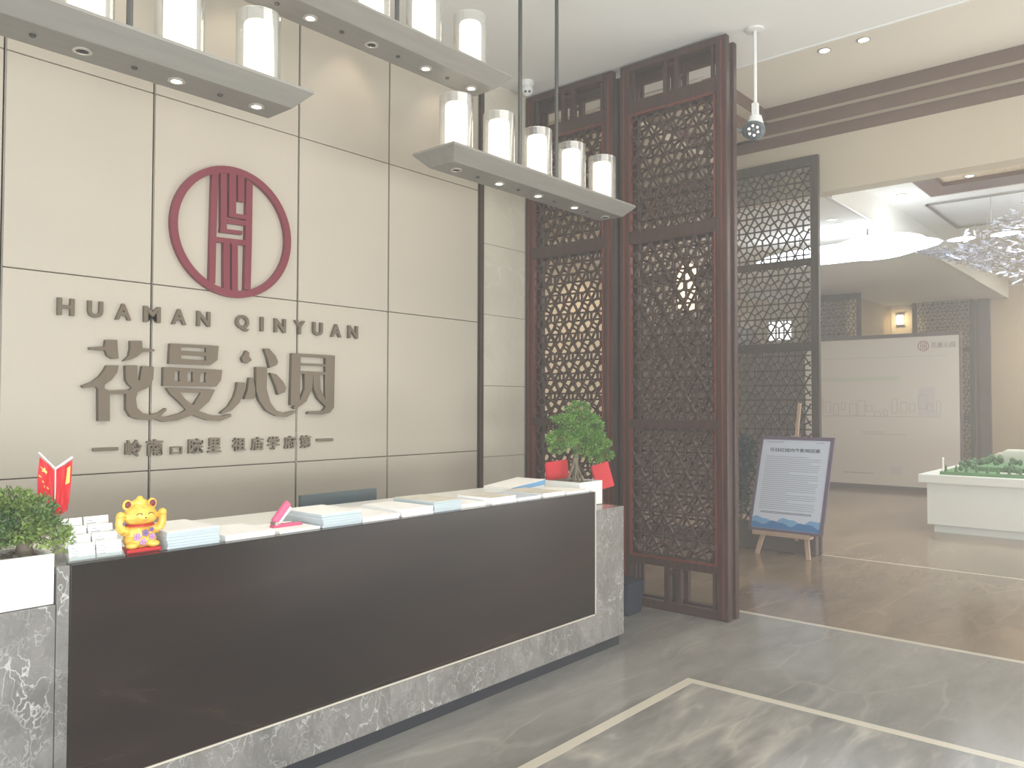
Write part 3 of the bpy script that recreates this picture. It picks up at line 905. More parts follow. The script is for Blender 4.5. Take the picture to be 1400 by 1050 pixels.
# acrylic card rack with two columns of four card tiers
cx0, cy0 = 1.10, 2.975
ck = thing('card_rack', 'clear acrylic tiered rack of business cards beside the golden cat', 'card rack', (cx0+.09, cy0+.07, TZ))
obj('base_plate', MB().box(cx0-.002, cy0, TZ, cx0+.186, cy0+.16, TZ+.004), M['acrylic'], ck)
for s in (cx0-.004, cx0+.184):
    obj('side_plate', MB().prism([(cy0, TZ), (cy0+.16, TZ), (cy0+.16, TZ+.125), (cy0+.01, TZ+.012)], lambda u, v, d: (d, u, v), s, s+.003), M['acrylic'], ck)
TL = ['front', 'second', 'third', 'rearmost']
for r in range(4):
    yy = cy0+.012+r*.038
    z0 = TZ+.006+r*.026
    obj('lip', MB().box(cx0, yy-.004, z0-.002, cx0+.184, yy-.002, z0+.014), M['acrylic'], ck)
    obj('shelf', MB().box(cx0, yy-.004, z0-.003, cx0+.184, yy+.02, z0-.001), M['acrylic'], ck)
    for c in range(2):
        xa = cx0+.003+c*.093
        t = thing('business_card', 'white business card, %s tier, %s column of the clear rack' % (TL[r], ('left', 'right')[c]), 'card', (xa+.043, yy+.004, z0), 'business cards in the clear rack')
        lean = .012
        def cf(u, v, d, xa=xa, yy=yy, z0=z0):
            return (xa+u, yy+.002+v*.22+d, z0+v)
        mb = MB().prism([(0, 0), (.086, 0), (.086, .054), (0, .054)], cf, 0, .006)
        obj('card', mb, M['paper'], t)
        mb = MB()
        for q in range(4):
            mb.prism([(.008, .012+q*.009), (.03+.006*((q*7) % 3), .012+q*.009), (.03+.006*((q*7) % 3), .0145+q*.009), (.008, .0145+q*.009)], cf, -.0006, 0)
        obj('printed_lines', mb, M['greyprint'], t)

# golden cat figurine
gx, gy, gz = 1.366, 3.04, TZ
ct = thing('lucky_cat_figurine', 'golden beckoning cat figurine with both paws raised, on a red base', 'figurine', (gx, gy, gz))
obj('base', MB().box(gx-.062, gy-.042, gz, gx+.066, gy+.045, gz+.016), M['red'], ct, bevel=.004)
mb = MB()
mb.ball((gx, gy, gz+.066), (.060, .042, .055))
mb.ball((gx, gy-.004, gz+.045), (.064, .042, .034))
mb.ball((gx, gy-.006, gz+.138), (.062, .046, .044))
mb.ball((gx, gy-.006, gz+.128), (.064, .044, .034))
mb.ball((gx, gy-.044, gz+.128), (.018, .010, .010))
for s in (-1, 1):
    mb.path([(gx+s*.046, gy-.008, gz+.082), (gx+s*.068, gy-.014, gz+.080), (gx+s*.080, gy-.016, gz+.105), (gx+s*.079, gy-.018, gz+.136)], [.018, .018, .016, .015], 10)
    mb.ball((gx+s*.078, gy-.020, gz+.142), (.017, .015, .015))
    mb.ball((gx+s*.040, gy-.030, gz+.028), (.024, .022, .014))
    mb.ball((gx+s*.046, gy, gz+.176), (.020, .009, .022))
mb.ball((gx, gy, gz+.184), (.030, .022, .014))
mb.ball((gx, gy, gz+.198), (.013, .011, .011))
o = obj('cat_body', mb, M['gold'], ct)
m = o.modifiers.new('fuse', 'REMESH'); m.mode = 'VOXEL'; m.voxel_size = .0028; m.use_smooth_shade = True
m = o.modifiers.new('soften', 'SMOOTH'); m.factor = .6; m.iterations = 4
mb = MB()
for s in (-1, 1):
    for a0 in range(5):
        A, B = R(200-a0*44), R(200-(a0+1)*44)
        # closed smiling eyes
        mb.tube((gx+s*.022+.010*math.cos(A), gy-.050, gz+.142+.006*math.sin(A)), (gx+s*.022+.010*math.cos(B), gy-.050, gz+.142+.006*math.sin(B)), .0013, n=6)
mb.ball((gx, gy-.053, gz+.130), (.004, .003, .003), 1)
obj('face_marks', mb, M['bronze_trim'], ct)
mb = MB()
for s in (-1, 1):
    mb = MB().ball((gx+s*.046, gy-.006, gz+.177), (.012, .006, .014), 2)
    obj('inner_ear', mb, M['wine'], ct, smooth=True)
obj('collar', MB().lathe([(.046, -.004), (.052, -.002), (.052, .002), (.046, .004)], (gx, gy-.003, gz+.100), 20), M['red'], ct, smooth=True)
for k, (u, v, r_, mt) in enumerate(((-.026, .06, .015, 'flower1'), (.004, .072, .014, 'flower2'), (.03, .056, .013, 'flower1'), (-.004, .04, .014, 'flower1'), (-.075, .112, .010, 'flower2'), (.028, .083, .009, 'flower2'))):
    mb = MB()
    sy_ = gy-.043 if abs(u) < .05 else gy-.028
    for q in range(5):
        mb.ball((gx+u+r_*.6*math.cos(q*1.257), sy_, gz+v+r_*.6*math.sin(q*1.257)), (r_*.45, .004, r_*.45), 1)
    mb.ball((gx+u, sy_-.003, gz+v), (r_*.3, .003, r_*.3), 1)
    obj('enamel_flower', mb, M[mt], ct)

# crossed pair of table flags on a Y stand
fx, fy = 1.127, 3.20
ft = thing('flag_stand', 'white Y-shaped stand holding two small red flags behind the left shrub', 'flag stand', (fx, fy, TZ))
obj('foot', MB().lathe([(.035, 0), (.035, .006), (.008, .012)], (fx, fy, TZ), 20), M['whiteplastic'], ft, smooth=True)
jz = 1.362
obj('pole', MB().tube((fx, fy, TZ+.01), (fx, fy, jz), .0025), M['whiteplastic'], ft, smooth=True)
pl, pr = Vector((1.070, fy, 1.425)), Vector((1.185, fy, 1.402))
obj('arm', MB().tube((fx, fy, jz), pl, .0032), M['whiteplastic'], ft, smooth=True)
obj('arm', MB().tube((fx, fy, jz), pr, .0045), M['whiteplastic'], ft, smooth=True)


def flag(name, label, p, q, dx, L, extra):
    """cloth hung from the arm p->q, falling L, drifting dx sideways"""
    n1, n2 = 6, 12
    mb = MB()
    def P_(s, t):
        a = Vector(p).lerp(Vector(q), s)
        return Vector((a.x+dx*t, a.y+.006*math.sin(s*9+t*4), a.z-L*t))
    for lay in (0, 1):
        off = Vector((0, -.0012*lay, 0))
        g = [[mb.b.verts.new(P_(i/n1, k/n2)+off) for k in range(n2+1)] for i in range(n1+1)]
        for i in range(n1):
            for k in range(n2):
                mb.b.faces.new((g[i][k], g[i+1][k], g[i+1][k+1], g[i][k+1]))
    t = thing(name, label, 'flag', (p[0], fy, p[2]), 'small red table flags')
    obj('cloth', mb, M['redcloth'], t, smooth='keep')
    e = MB()
    for pts in extra:
        v = [e.b.verts.new(P_(s, tt)+Vector((0, -.0035, 0))) for s, tt in pts]
        e.b.faces.new(v)
        v2 = [e.b.verts.new(P_(s, tt)+Vector((0, -.0022, 0))) for s, tt in pts]
        e.b.faces.new(v2[::-1])
        for i in range(len(v)):
            e.b.faces.new((v[i], v2[i], v2[(i+1) % len(v)], v[(i+1) % len(v)]))
    obj('yellow_marks', e, M['yellow'], t, smooth='keep')
    return t


def star(cu_, cv, r_, asp, rot=0):
    return [(cu_+(r_ if i % 2 == 0 else r_*.42)*math.cos(rot+PI/2+i*PI/5), cv-asp*(r_ if i % 2 == 0 else r_*.42)*math.sin(rot+PI/2+i*PI/5)) for i in range(10)]


flag('table_flag', 'small red flag with one large and four small yellow stars, left arm of the stand', (1.074, fy, 1.408), (1.125, fy, 1.356), -.008, .135,
     [star(.32, .25, .24, .36), star(.10, .48, .09, .36, .3), star(.28, .56, .09, .36), star(.42, .64, .09, .36, .5), star(.66, .60, .09, .36)])
flag('table_flag', 'small red flag with an upright cream bar, right arm of the stand', (1.130, fy, 1.358), (1.186, fy, 1.392), -.014, .185,
     [[(.70, .10), (.90, .10), (.90, .44), (.70, .44)]])

# planters and trees
def planter(x0, y0, x1, y1, z, h, label):
    t = thing('planter_box', label, 'planter', ((x0+x1)/2, (y0+y1)/2, z), None)
    w_ = .014
    mb = MB().box(x0, y0, z, x1, y1, z+.02)
    mb.box(x0, y0, z+.02, x1, y0+w_, z+h).box(x0, y1-w_, z+.02, x1, y1, z+h).box(x0, y0+w_, z+.02, x0+w_, y1-w_, z+h).box(x1-w_, y0+w_, z+.02, x1, y1-w_, z+h)
    obj('pot', mb, M['white'], t, bevel=.002)
    mb = MB().box(x0+w_, y0+w_, z+.02, x1-w_, y1-w_, z+h-.015)
    for i in range(60):
        mb.ball((random.uniform(x0+.03, x1-.03), random.uniform(y0+.03, y1-.03), z+h-.012), (random.uniform(.008, .016), random.uniform(.008, .016), .009), 1)
    tag(obj('pebbles', mb, M['soil'], t), kind='stuff')
    return t


planter(.33, YD+.008, 1.044, 3.18, .922, .170, 'white rectangular planter on the left pedestal holding the round shrub')
planter(4.30, 3.12, 4.56, 3.50, .927, .160, 'white planter box on the right pedestal holding the bonsai')


def foliage(blobs, n, size, seed):
    rnd = random.Random(seed)
    mb = MB()
    tot = sum(b[1][0]*b[1][1]*b[1][2] for b in blobs)
    for c, r in blobs:
        k = int(n*(r[0]*r[1]*r[2])/tot)+10
        for _ in range(k):
            d = Vector((rnd.gauss(0, 1), rnd.gauss(0, 1), rnd.gauss(0, 1))).normalized()
            q = rnd.uniform(.35, 1.0)**.5 * rnd.uniform(.9, 1.1)
            p = Vector(c)+Vector((d.x*r[0]*q, d.y*r[1]*q, d.z*r[2]*q))
            s = size*rnd.uniform(.6, 1.3)
            ax = (d+Vector((rnd.gauss(0, .6), rnd.gauss(0, .6), rnd.gauss(0, .6)+.4))).normalized()
            sd = ax.cross(Vector((rnd.gauss(0, 1), rnd.gauss(0, 1), rnd.gauss(0, 1)))).normalized()
            v = [mb.b.verts.new(p+w_) for w_ in (Vector((0, 0, 0)), ax*s*.5+sd*s*.22, ax*s, ax*s*.5-sd*s*.22)]
            mb.b.faces.new(v)
    return mb


# bonsai on the right
bx, by, bz = 4.455, 3.27, 1.075
t = thing('bonsai_tree', 'bonsai with spreading green pads and bare roots on the right end of the desk', 'bonsai', (bx, by, bz))
mb = MB()
for i, (ox, oy) in enumerate(((-.10, .0), (-.05, -.03), (0, -.02), (.03, .03), (.075, .0), (.0, .03), (-.03, .04))):
    mb.path([(bx+ox*1.1, by+oy, bz-.01), (bx+ox*.7, by+oy*.8, bz+.05), (bx+ox*.22, by+oy*.5, bz+.115), (bx-.01, by, bz+.17)], [.007, .007, .009, .014], 7)
mb.path([(bx-.01, by, bz+.12), (bx+.02, by, bz+.22), (bx-.01, by, bz+.32), (bx+.02, by, bz+.46)], [.022, .018, .013, .006], 9)
for p, q in (((bx+.02, by, bz+.22), (bx-.20, by+.0, bz+.30)), ((bx+.01, by, bz+.26), (bx+.30, by-.01, bz+.19)), ((bx, by, bz+.32), (bx-.15, by, bz+.41)), ((bx, by, bz+.34), (bx+.12, by, bz+.40))):
    mb.path([p, tuple((Vector(p)+Vector(q))/2+Vector((0, 0, .015))), q], [.011, .008, .004], 7)
obj('trunk', mb, M['bark'], t, smooth=True)
blobs = [((bx+.03, by, bz+.50), (.09, .08, .05)), ((bx+.07, by, bz+.43), (.17, .10, .05)), ((bx-.14, by, bz+.43), (.11, .07, .03)), ((bx+.20, by, bz+.38), (.09, .08, .045)),
         ((bx-.17, by-.02, bz+.30), (.14, .10, .055)), ((bx-.04, by, bz+.35), (.12, .10, .04)), ((bx+.12, by, bz+.31), (.17, .12, .06)), ((bx+.24, by, bz+.25), (.13, .10, .05)),
         ((bx-.20, by, bz+.235), (.07, .06, .035)), ((bx+.34, by, bz+.165), (.10, .07, .035)), ((bx+.10, by-.02, bz+.225), (.13, .08, .035)), ((bx+.20, by-.03, bz+.15), (.06, .05, .035)), ((bx+.02, by-.03, bz+.19), (.06, .05, .02))]
tag(obj('foliage', foliage(blobs, 11000, .019, 3), M['leaf'], t, smooth='keep'), kind='stuff')
# shrub on the left
bx, by, bz = .93, 3.07, 1.07
t = thing('rounded_shrub', 'bushy green artificial shrub in the left planter, cut by the frame', 'shrub', (bx, by, bz))
mb = MB().path([(bx+.06, by, bz-.01), (bx+.055, by, bz+.06), (bx+.03, by, bz+.14)], [.03, .022, .012], 10)
mb.path([(bx+.055, by, bz+.05), (bx+.12, by-.02, bz+.09)], [.012, .006], 8).path([(bx+.05, by, bz+.05), (bx-.06, by-.02, bz+.10)], [.012, .006], 8)
obj('trunk', mb, M['bark'], t, smooth=True)
blobs = [((bx+.02, by, bz+.195), (.08, .07, .045)), ((bx-.12, by, bz+.20), (.12, .08, .065)), ((bx+.07, by, bz+.165), (.09, .08, .045)), ((bx+.0, by-.02, bz+.12), (.16, .09, .06)),
         ((bx+.12, by-.02, bz+.08), (.08, .07, .045)), ((bx-.12, by, bz+.10), (.12, .08, .07)), ((bx+.165, by-.03, bz+.045), (.04, .05, .035)), ((bx-.04, by-.03, bz+.09), (.12, .07, .04))]
tag(obj('foliage', foliage(blobs, 7500, .017, 5), M['leaf2'], t, smooth='keep'), kind='stuff')

# red cards behind the bonsai
def card(x, y, z, w_, h_, rz, tl, label):
    c, s = math.cos(rz), math.sin(rz)
    ct_, st_ = math.cos(tl), math.sin(tl)
    def f(u, v, d):
        uu, vv = u*ct_-v*st_, u*st_+v*ct_
        return (x+uu*c, y+uu*s+d, z+vv)
    t = thing('red_card', label, 'card', (x, y, z), 'red cards by the bonsai')
    obj('leaf_front', MB().prism([(-w_/2, -h_/2), (w_/2, -h_/2), (w_/2, h_/2), (-w_/2, h_/2)], f, 0, .004), M['redcloth'], t)
    obj('leaf_back', MB().prism([(-w_/2, -h_/2), (w_/2, -h_/2), (w_/2, h_/2-.01), (-w_/2, h_/2-.01)], f, .010, .013), M['redcloth'], t)
    return t
rc = card(4.95, 3.38, 1.075, .13, .19, R(-40), R(16), 'red card hanging tilted at the right side of the bonsai')
obj('string', MB().tube((4.95, 3.38, 1.16), (4.84, 3.29, 1.25), .0015, n=6), M['redcloth'], rc)
card(4.46, 3.43, 1.145, .17, .13, R(-25), R(6), 'red card seen between the bonsai roots')
# monitor on the back worktop
t = thing('monitor', 'slate coloured flat monitor behind the counter, seen over the paper stacks', 'monitor', (2.80, 3.78, .75))
obj('screen_housing', MB().box(2.545, 3.72, .82, 3.075, 3.745, 1.105), M['slate'], t, bevel=.004)
obj('display', MB().box(2.56, 3.745, .84, 3.06, 3.748, 1.09), M['black'], t)
obj('stand', MB().box(2.78, 3.75, .76, 2.84, 3.775, .95).box(2.70, 3.70, .751, 2.92, 3.86, .762), M['black'], t, bevel=.003)
# navy bin between desk and screen
t = thing('waste_bin', 'small navy bin on the floor between the desk pedestal and the lattice screen', 'bin', (5.27, 3.40, 0))
mb = MB().hexa([(5.17, 3.31, 0), (5.37, 3.31, 0), (5.37, 3.49, 0), (5.17, 3.49, 0)], [(5.155, 3.295, .24), (5.385, 3.295, .24), (5.385, 3.505, .24), (5.155, 3.505, .24)])
obj('body', mb, M['navy'], t, bevel=.008)
obj('rim', MB().box(5.148, 3.288, .235, 5.392, 3.512, .25), M['navy'], t, bevel=.004)

# ================================================================ candle beams
def beam(xl, xr, zt, rods, lit, unlit, label):
    ya, yb = 3.10, 3.44
    ym = 3.27
    zb = zt-.085
    t = thing('linear_chandelier', label, 'chandelier', ((xl+xr)/2, ym, zb), 'long grey candle chandeliers over the desk')
    i_ = .07
    mb = MB().hexa([(xl+i_, ya+i_, zb), (xr-i_, ya+i_, zb), (xr-i_, yb-i_, zb), (xl+i_, yb-i_, zb)],
                   [(xl, ya, zt-.014), (xr, ya, zt-.014), (xr, yb, zt-.014), (xl, yb, zt-.014)])
    obj('tray', mb, M['beam'], t, bevel=.003)
    obj('rim', MB().box(xl, ya, zt-.0135, xr, yb, zt), M['beam'], t)
    for x in rods:
        obj('rod', MB().tube((x, ym, zt), (x, ym, CZ), .013, n=12), M['rod'], t, smooth=True)
        obj('ceiling_rose', MB().lathe([(.05, 0), (.05, -.012), (.02, -.03), (.014, -.04)], (x, ym, CZ-.001), 20), M['rod'], t, smooth=True)
    n = 5
    for k in range(n):
        x = xl+.1875+k*.375
        g = obj('glass_cylinder', MB().lathe([(.100, .0), (.100, .338), (.096, .338), (.096, .0)], (x, ym, zt+.001), 28, True), M['glass'], t, smooth=True)
        mb = MB().lathe([(.066, .002), (.066, .288), (.060, .300), (.0, .303)], (x, ym, zt+.001), 24)
        obj('candle_shade', mb, M['candle'], g, smooth=True)
    for x in lit+unlit:
        r_ = obj('downlight', MB().lathe([(.036, 0), (.036, -.004), (.024, -.005), (.022, .0)], (x, ym, zb), 20), M['led_ring'], t, smooth=True)
        obj('lamp_lens', MB().lathe([(.021, -.0045), (.012, -.007), (.0, -.0075)], (x, ym, zb), 16), M['led'] if x in lit else M['black'], r_, smooth=True)
    for k in range(n):
        x = xl+.1875*2+k*.375
        if x < xr-.1:
            obj('screw_cap', MB().lathe([(.012, 0), (.012, -.006), (.006, -.010)], (x, ym+.0, zb), 10), M['rod'], t)
    for x in lit:
        spot('beam_spot', (x, ym, zb-.02), (x, ym, 0), 14, 64)
    return t


beam(.297, 2.172, 3.06, (.60, 1.40), [1.598, 1.977], [1.222, .847, .472], 'grey candle beam at the upper left, its right end above the emblem')
beam(3.09, 4.965, 3.06, (3.854, 4.237), [3.656, 4.04, 4.44], [3.279, 4.815], 'grey candle beam ending before the lattice screens, with all five glass lamps in view')
beam(1.705, 3.58, 3.58, (2.10, 2.82), [2.265, 3.034, 3.403], [2.646, 1.892], 'highest grey candle beam, top centre, cut by the upper edge of the picture')

# ================================================================ ceiling fittings
def downlight(x, y, z, label, group):
    t = thing('ceiling_downlight', label, 'downlight', (x, y, z), group)
    obj('ring', MB().lathe([(.062, 0), (.062, -.005), (.048, -.008), (.046, -.001)], (x, y, z), 24), M['led_ring'], t, smooth=True)
    obj('lens', MB().lathe([(.045, -.002), (.03, -.007), (0, -.008)], (x, y, z), 20), M['led'], t, smooth=True)


downlight(7.53, 2.63, 4.95, 'left one of the two lit downlights in the tray ceiling', 'downlights in the tray ceiling')
downlight(7.54, 2.28, 4.95, 'right one of the two lit downlights in the tray ceiling', 'downlights in the tray ceiling')
downlight(10.88, 2.85, 4.30, 'lit downlight in the pale hall ceiling left of the coffer', 'downlights in the hall')
downlight(10.74, 2.05, 4.362, 'lit downlight inside the mosaic coffer', 'downlights in the hall')
for k, (x, y) in enumerate(((10.18, 3.48), (10.48, 3.49), (10.77, 3.48))):
    downlight(x, y, 3.95, ('left', 'middle', 'right')[k]+' one of three close-set downlights in the low hall soffit', 'row of three soffit downlights')
downlight(11.06, 3.9, 3.95, 'single dim downlight beside the third screen in the low soffit', 'downlights in the hall')
# dome security camera
t = thing('security_camera', 'white dome camera with two dark eyes on the ceiling near the wall corner', 'camera', (5.28, 4.40, CZ))
obj('mount', MB().lathe([(.062, 0), (.062, -.03), (.055, -.045)], (5.28, 4.40, CZ), 24), M['whiteplastic'], t, smooth=True)
mb = MB().ball((5.28, 4.395, CZ-.075), (.052, .052, .055), 3)
obj('dome', mb, M['whiteplastic'], t, smooth=True)
fwd = (Vector((0, 0, 1.6))-Vector((5.28, 4.395, CZ-.075))).normalized()
sd = fwd.cross(Vector((0, 0, 1))).normalized()
mb = MB()
for s in (-1, 1):
    c = Vector((5.28, 4.395, CZ-.085))+fwd*.046+sd*s*.017
    mb.tube(c, c+fwd*.010, .011, .009, 12)
obj('lens', mb, M['black'], t, smooth=True)
# track camera hanging on a pole by the screen
px_, py_ = 5.643, 2.483
t = thing('pole_camera', 'round surveillance camera hanging on a white pole from the ceiling beside the screen', 'camera', (px_, py_, CZ))
obj('ceiling_plate', MB().lathe([(.065, 0), (.065, -.012), (.02, -.02)], (px_, py_, CZ), 24), M['whiteplastic'], t, smooth=True)
obj('pole', MB().tube((px_, py_, CZ-.01), (px_, py_, 3.78), .013), M['whiteplastic'], t, smooth=True)
obj('bracket', MB().box(px_-.02, py_-.02, 3.72, px_+.02, py_+.02, 3.86).tube((px_, py_, 3.76), (px_, py_, 3.70), .045, .06, 16), M['whiteplastic'], t)
hc = Vector((px_-.01, py_+.01, 3.655))
obj('housing', MB().ball(hc, (.085, .085, .072), 3), M['slate'], t, smooth=True)
d = (Vector((0, 0, 1.6))-hc).normalized()
sd = d.cross(Vector((0, 0, 1))).normalized()
u_ = sd.cross(d)
obj('face_disc', MB().tube(hc+d*.05, hc+d*.082, .058, .052, 24), M['black'], t, smooth=True)
mb = MB()
for k in range(6):
    a_ = k*PI/3+.4
    c = hc+d*.082+sd*.034*math.cos(a_)+u_*.034*math.sin(a_)
    mb.ball(c, .0085, 1)
obj('infrared_led', mb, M['led'], t)
obj('side_arm', MB().bar(hc+sd*.04, hc+sd*.11+Vector((0, 0, .01)), .02, .03), M['slate'], t, bevel=.003)

# ================================================================ easel with poster
ex = 8.28
t = thing('easel', 'pale wooden easel carrying the framed notice', 'easel', (ex+.2, 3.35, 0))
def leg(a, b): obj('leg', MB().bar(a, b, .045, .03, (1, 0, 0)), M['pine'], t, bevel=.003)
leg((8.29, 3.66, 0), (8.44, 3.31, 1.28))
leg((8.29, 3.10, 0), (8.44, 3.26, 1.28))
obj('leg', MB().bar((8.60, 3.34, 0), (8.46, 3.28, 1.28), .045, .03, (1, 0, 0)), M['pine'], t)
obj('mast', MB().bar((8.40, 3.30, .85), (8.47, 3.25, 1.63), .035, .025, (1, 0, 0)), M['pine'], t, bevel=.003)
obj('shelf', MB().box(8.22, 3.06, .222, 8.33, 3.68, .245).box(8.215, 3.06, .245, 8.228, 3.68, .268), M['pine'], t, bevel=.002)
# framed notice: leaning plane from (8.25, z=.26) to (8.40, z=1.27), turned a little
pt = thing('notice_board', 'purple framed notice with blue hill artwork, standing on the easel', 'notice', (8.26, 3.32, .26))
def nf(u, v, d):
    """u to the viewer's right (-Y), v up, d towards the viewer"""
    return (8.265+v*.13-d+.0*u, 3.745-u*(1-.02*v)-.10*v, .262+v*.99)
W_, H_ = .80, 1.02
obj('frame', MB().prism([(0, 0), (W_, 0), (W_, H_), (0, H_)], nf, -.02, .0), M['purple_frame'], pt)
def rect(u0, v0, u1, v1): return [(u0, v0), (u1, v0), (u1, v1), (u0, v1)]
mb = MB()
for q in (rect(0, 0, W_, .03), rect(0, H_-.035, W_, H_), rect(0, .03, .03, H_-.035), rect(W_-.035, .03, W_, H_-.035)):
    mb.prism(q, nf, .0, .012)
obj('frame_edge', mb, M['purple_frame'], pt)
pp = obj('poster', MB().prism(rect(.03, .03, W_-.035, H_-.035), nf, .0, .004), M['poster'], pt)
# printed title
def tprint(s, u, v, h, dpt, mat, parent, fn, off=.0, align='CENTER', wd=None, name='printed_title'):
    mb = text_mesh(s, .1, .001, off, 1, align)
    x0, x1, y0, y1 = bounds(mb)
    k = h/(y1-y0)
    kx = wd/(x1-x0) if wd else k
    place(mb, lambda x, y, z: fn(u+(x-(x0+x1)/2)*kx, v+(y-(y0+y1)/2)*k, dpt+z))
    return obj(name, mb, mat, parent)
tprint('项目红线内外影响因素', .395, .875, .042, .0052, M['dark'], pp, nf, .0012, wd=.55)
mb = MB()
rnd = random.Random(4)
for k in range(27):
    v = .80-k*.0215
    u1 = .69 - (rnd.uniform(.05, .4) if k in (0, 3, 8, 12, 18, 22) else rnd.uniform(0, .02))
    mb.prism(rect(.085, v, u1, v+.005), nf, .0045, .005)
mb.prism(rect(.07, .955, .27, .962), nf, .0045, .005).prism(rect(.62, .955, .70, .962), nf, .0045, .005)
tag(obj('printed_text_lines', mb, M['greyprint'], pp), kind='stuff')
obj('printed_text_bold', MB().prism(rect(.11, .196, .66, .201), nf, .0045, .005).prism(rect(.11, .208, .66, .213), nf, .0045, .005), M['dark'], pp)
def hills(base, amp, seed, x0=.032, x1=W_-.037, n=24, low=.032):
    pts = []
    for i in range(n+1):
        u = x0+(x1-x0)*i/n
        pts.append((u, base+amp*math.sin(i*.62+seed)+amp*.5*math.sin(i*1.3+seed*2)))
    return [(pts[i], pts[i+1]) for i in range(n)]
for mt, ba, am, se, d0 in (('blue1', .130, .022, .2, .0046), ('blue2', .095, .020, 2.6, .0052)):
    mb = MB()
    for (a, b) in hills(ba, am, se):
        mb.prism([(a[0], .032), (b[0], .032), b, a], nf, d0-.0004, d0)
    obj('printed_hills', mb, M[mt], pp)

# dark planter trough at the foot of the third screen
t = thing('floor_planter', 'dark low planter with teal foliage behind the easel at the screen foot', 'planter', (8.52, 3.6, 0))
obj('trough', MB().box(8.57, 3.12, 0, 8.655, 4.15, .30), M['boardframe'], t, bevel=.01)
bl = [((8.56, 3.95, .95+.1*k), (.06, .14, .12)) for k in range(3)]+[((8.58, 3.98, .5+.12*k), (.05, .10, .12)) for k in range(4)]
tag(obj('foliage', foliage(bl, 2500, .035, 9), M['teal'], t, smooth='keep'), kind='stuff')
obj('stem', MB().tube((8.60, 3.98, .28), (8.60, 3.95, 1.2), .015, .006), M['bark'], t)

# ================================================================ display board
BX = 16.2
t = thing('display_board', 'large white floor plan board on a dark base at the back of the hall', 'display board', (BX+.1, 4.7, 0))
def bf(u, v, d): return (BX-d, 6.1-u, v)
obj('panel', MB().prism(rect(0, .09, 2.80, 2.90), bf, -.14, 0), M['board'], t)
obj('frame', MB().prism(rect(-.03, 2.90, 2.82, 2.97), bf, -.20, .02).prism(rect(2.80, 0, 2.82, 2.90), bf, -.20, 0), M['boardframe'], t)
obj('base', MB().prism(rect(-.03, 0, 2.82, .09), bf, -.22, .03), M['boardframe'], t)
# small printed emblem and name
pe = obj('printed_emblem', MB(), M['faint'], t) if False else None
mb = MB()
for i in range(28):
    a0, a1 = 2*PI*i/28, 2*PI*(i+1)/28
    mb.prism([(2.21+.098*math.cos(a0), 2.72+.098*math.sin(a0)), (2.21+.098*math.cos(a1), 2.72+.098*math.sin(a1)), (2.21+.082*math.cos(a1), 2.72+.082*math.sin(a1)), (2.21+.082*math.cos(a0), 2.72+.082*math.sin(a0))], bf, .0, .004)
for u in (2.16, 2.195, 2.225, 2.255): mb.prism(rect(u, 2.65, u+.012, 2.79), bf, 0, .004)
mb.prism(rect(2.16, 2.715, 2.265, 2.727), bf, 0, .0045)
obj('printed_emblem', mb, pbr('faded_wine_print', srgb(168, 128, 128), .6), t)
tprint('花曼沁园', 2.54, 2.73, .105, .002, pbr('faded_grey_print', srgb(150, 142, 134), .6), t, bf, .001, wd=.40, name='printed_name')
obj('printed_rule', MB().prism(rect(.2, 2.53, 2.6, 2.538), bf, 0, .003), M['faint'], t)
mb = MB().prism(rect(.30, 2.08, 1.80, 2.17), bf, 0, .003)
obj('printed_band', mb, M['faintgreen'], t)
mb = MB()
rnd = random.Random(11)
for k in range(15):
    u, v = .25+k*.155, 1.45+rnd.uniform(-.05, .1)
    w_, h_ = rnd.uniform(.06, .14), rnd.uniform(.08, .3)
    for q in (rect(u, v, u+w_, v+.007), rect(u, v+h_, u+w_, v+h_+.007), rect(u, v, u+.007, v+h_), rect(u+w_, v, u+w_+.007, v+h_)):
        mb.prism(q, bf, 0, .003)
mb.prism(rect(.3, 1.40, 2.5, 1.407), bf, 0, .0035).prism(rect(1.1, 1.06, 1.9, 1.068), bf, 0, .003).prism(rect(1.1, 1.1, 1.5, 1.108), bf, 0, .003)
for k in range(16): mb.prism(rect(.75+k*.035, .29, .772+k*.035, .32), bf, 0, .003)
tag(obj('printed_plan_lines', mb, pbr('plan_line_print', srgb(176, 168, 166), .6), t), kind='stuff')
lg = pbr('lilac_grey_print', srgb(206, 199, 196), .6)
for q in (rect(2.12, 1.42, 2.40, 1.95), rect(1.6, .30, 1.82, .46)): obj('printed_plan_block', MB().prism(q, bf, 0, .0025), lg, t)

# ================================================================ model table
t = thing('model_table', 'long white lacquered table carrying the landscape model', 'table', (12.6, .6, 0))
obj('table_top', MB().box(11.12, -1.6, .63, 14.2, 2.75, .735), M['tablewhite'], t, bevel=.006)
obj('table_body', MB().box(11.2, -1.5, .10, 14.1, 2.665, .63), M['tablewhite'], t)
obj('plinth', MB().box(11.26, -1.45, 0, 14.05, 2.60, .10), M['tablewhite'], t)
t = thing('landscape_model', 'green architectural model of lawns, trees and pale blocks on the white table', 'model', (12.6, .6, .735))
obj('model_base', MB().box(11.22, -1.5, .736, 14.1, 2.52, .775), M['modelgreen'], t)
obj('terrace', MB().box(11.6, -1.4, .775, 13.9, 2.2, .83), M['modelgreen'], t)
mb = MB()
rnd = random.Random(2)
for i in range(420):
    x, y = rnd.uniform(11.28, 13.9), rnd.uniform(-1.3, 2.46)
    h = rnd.uniform(.05, .11)
    zb = .83 if x > 11.6 and y < 2.2 else .775
    mb.ball((x, y, zb+h*.6), (h*.35, h*.35, h*.5), 1)
for k in range(34):
    mb.tube((11.27, 2.46-k*.115, .775), (11.27, 2.46-k*.115, .86), .02, .006, 6)
tag(obj('model_trees', mb, M['modeltree'], t), kind='stuff')
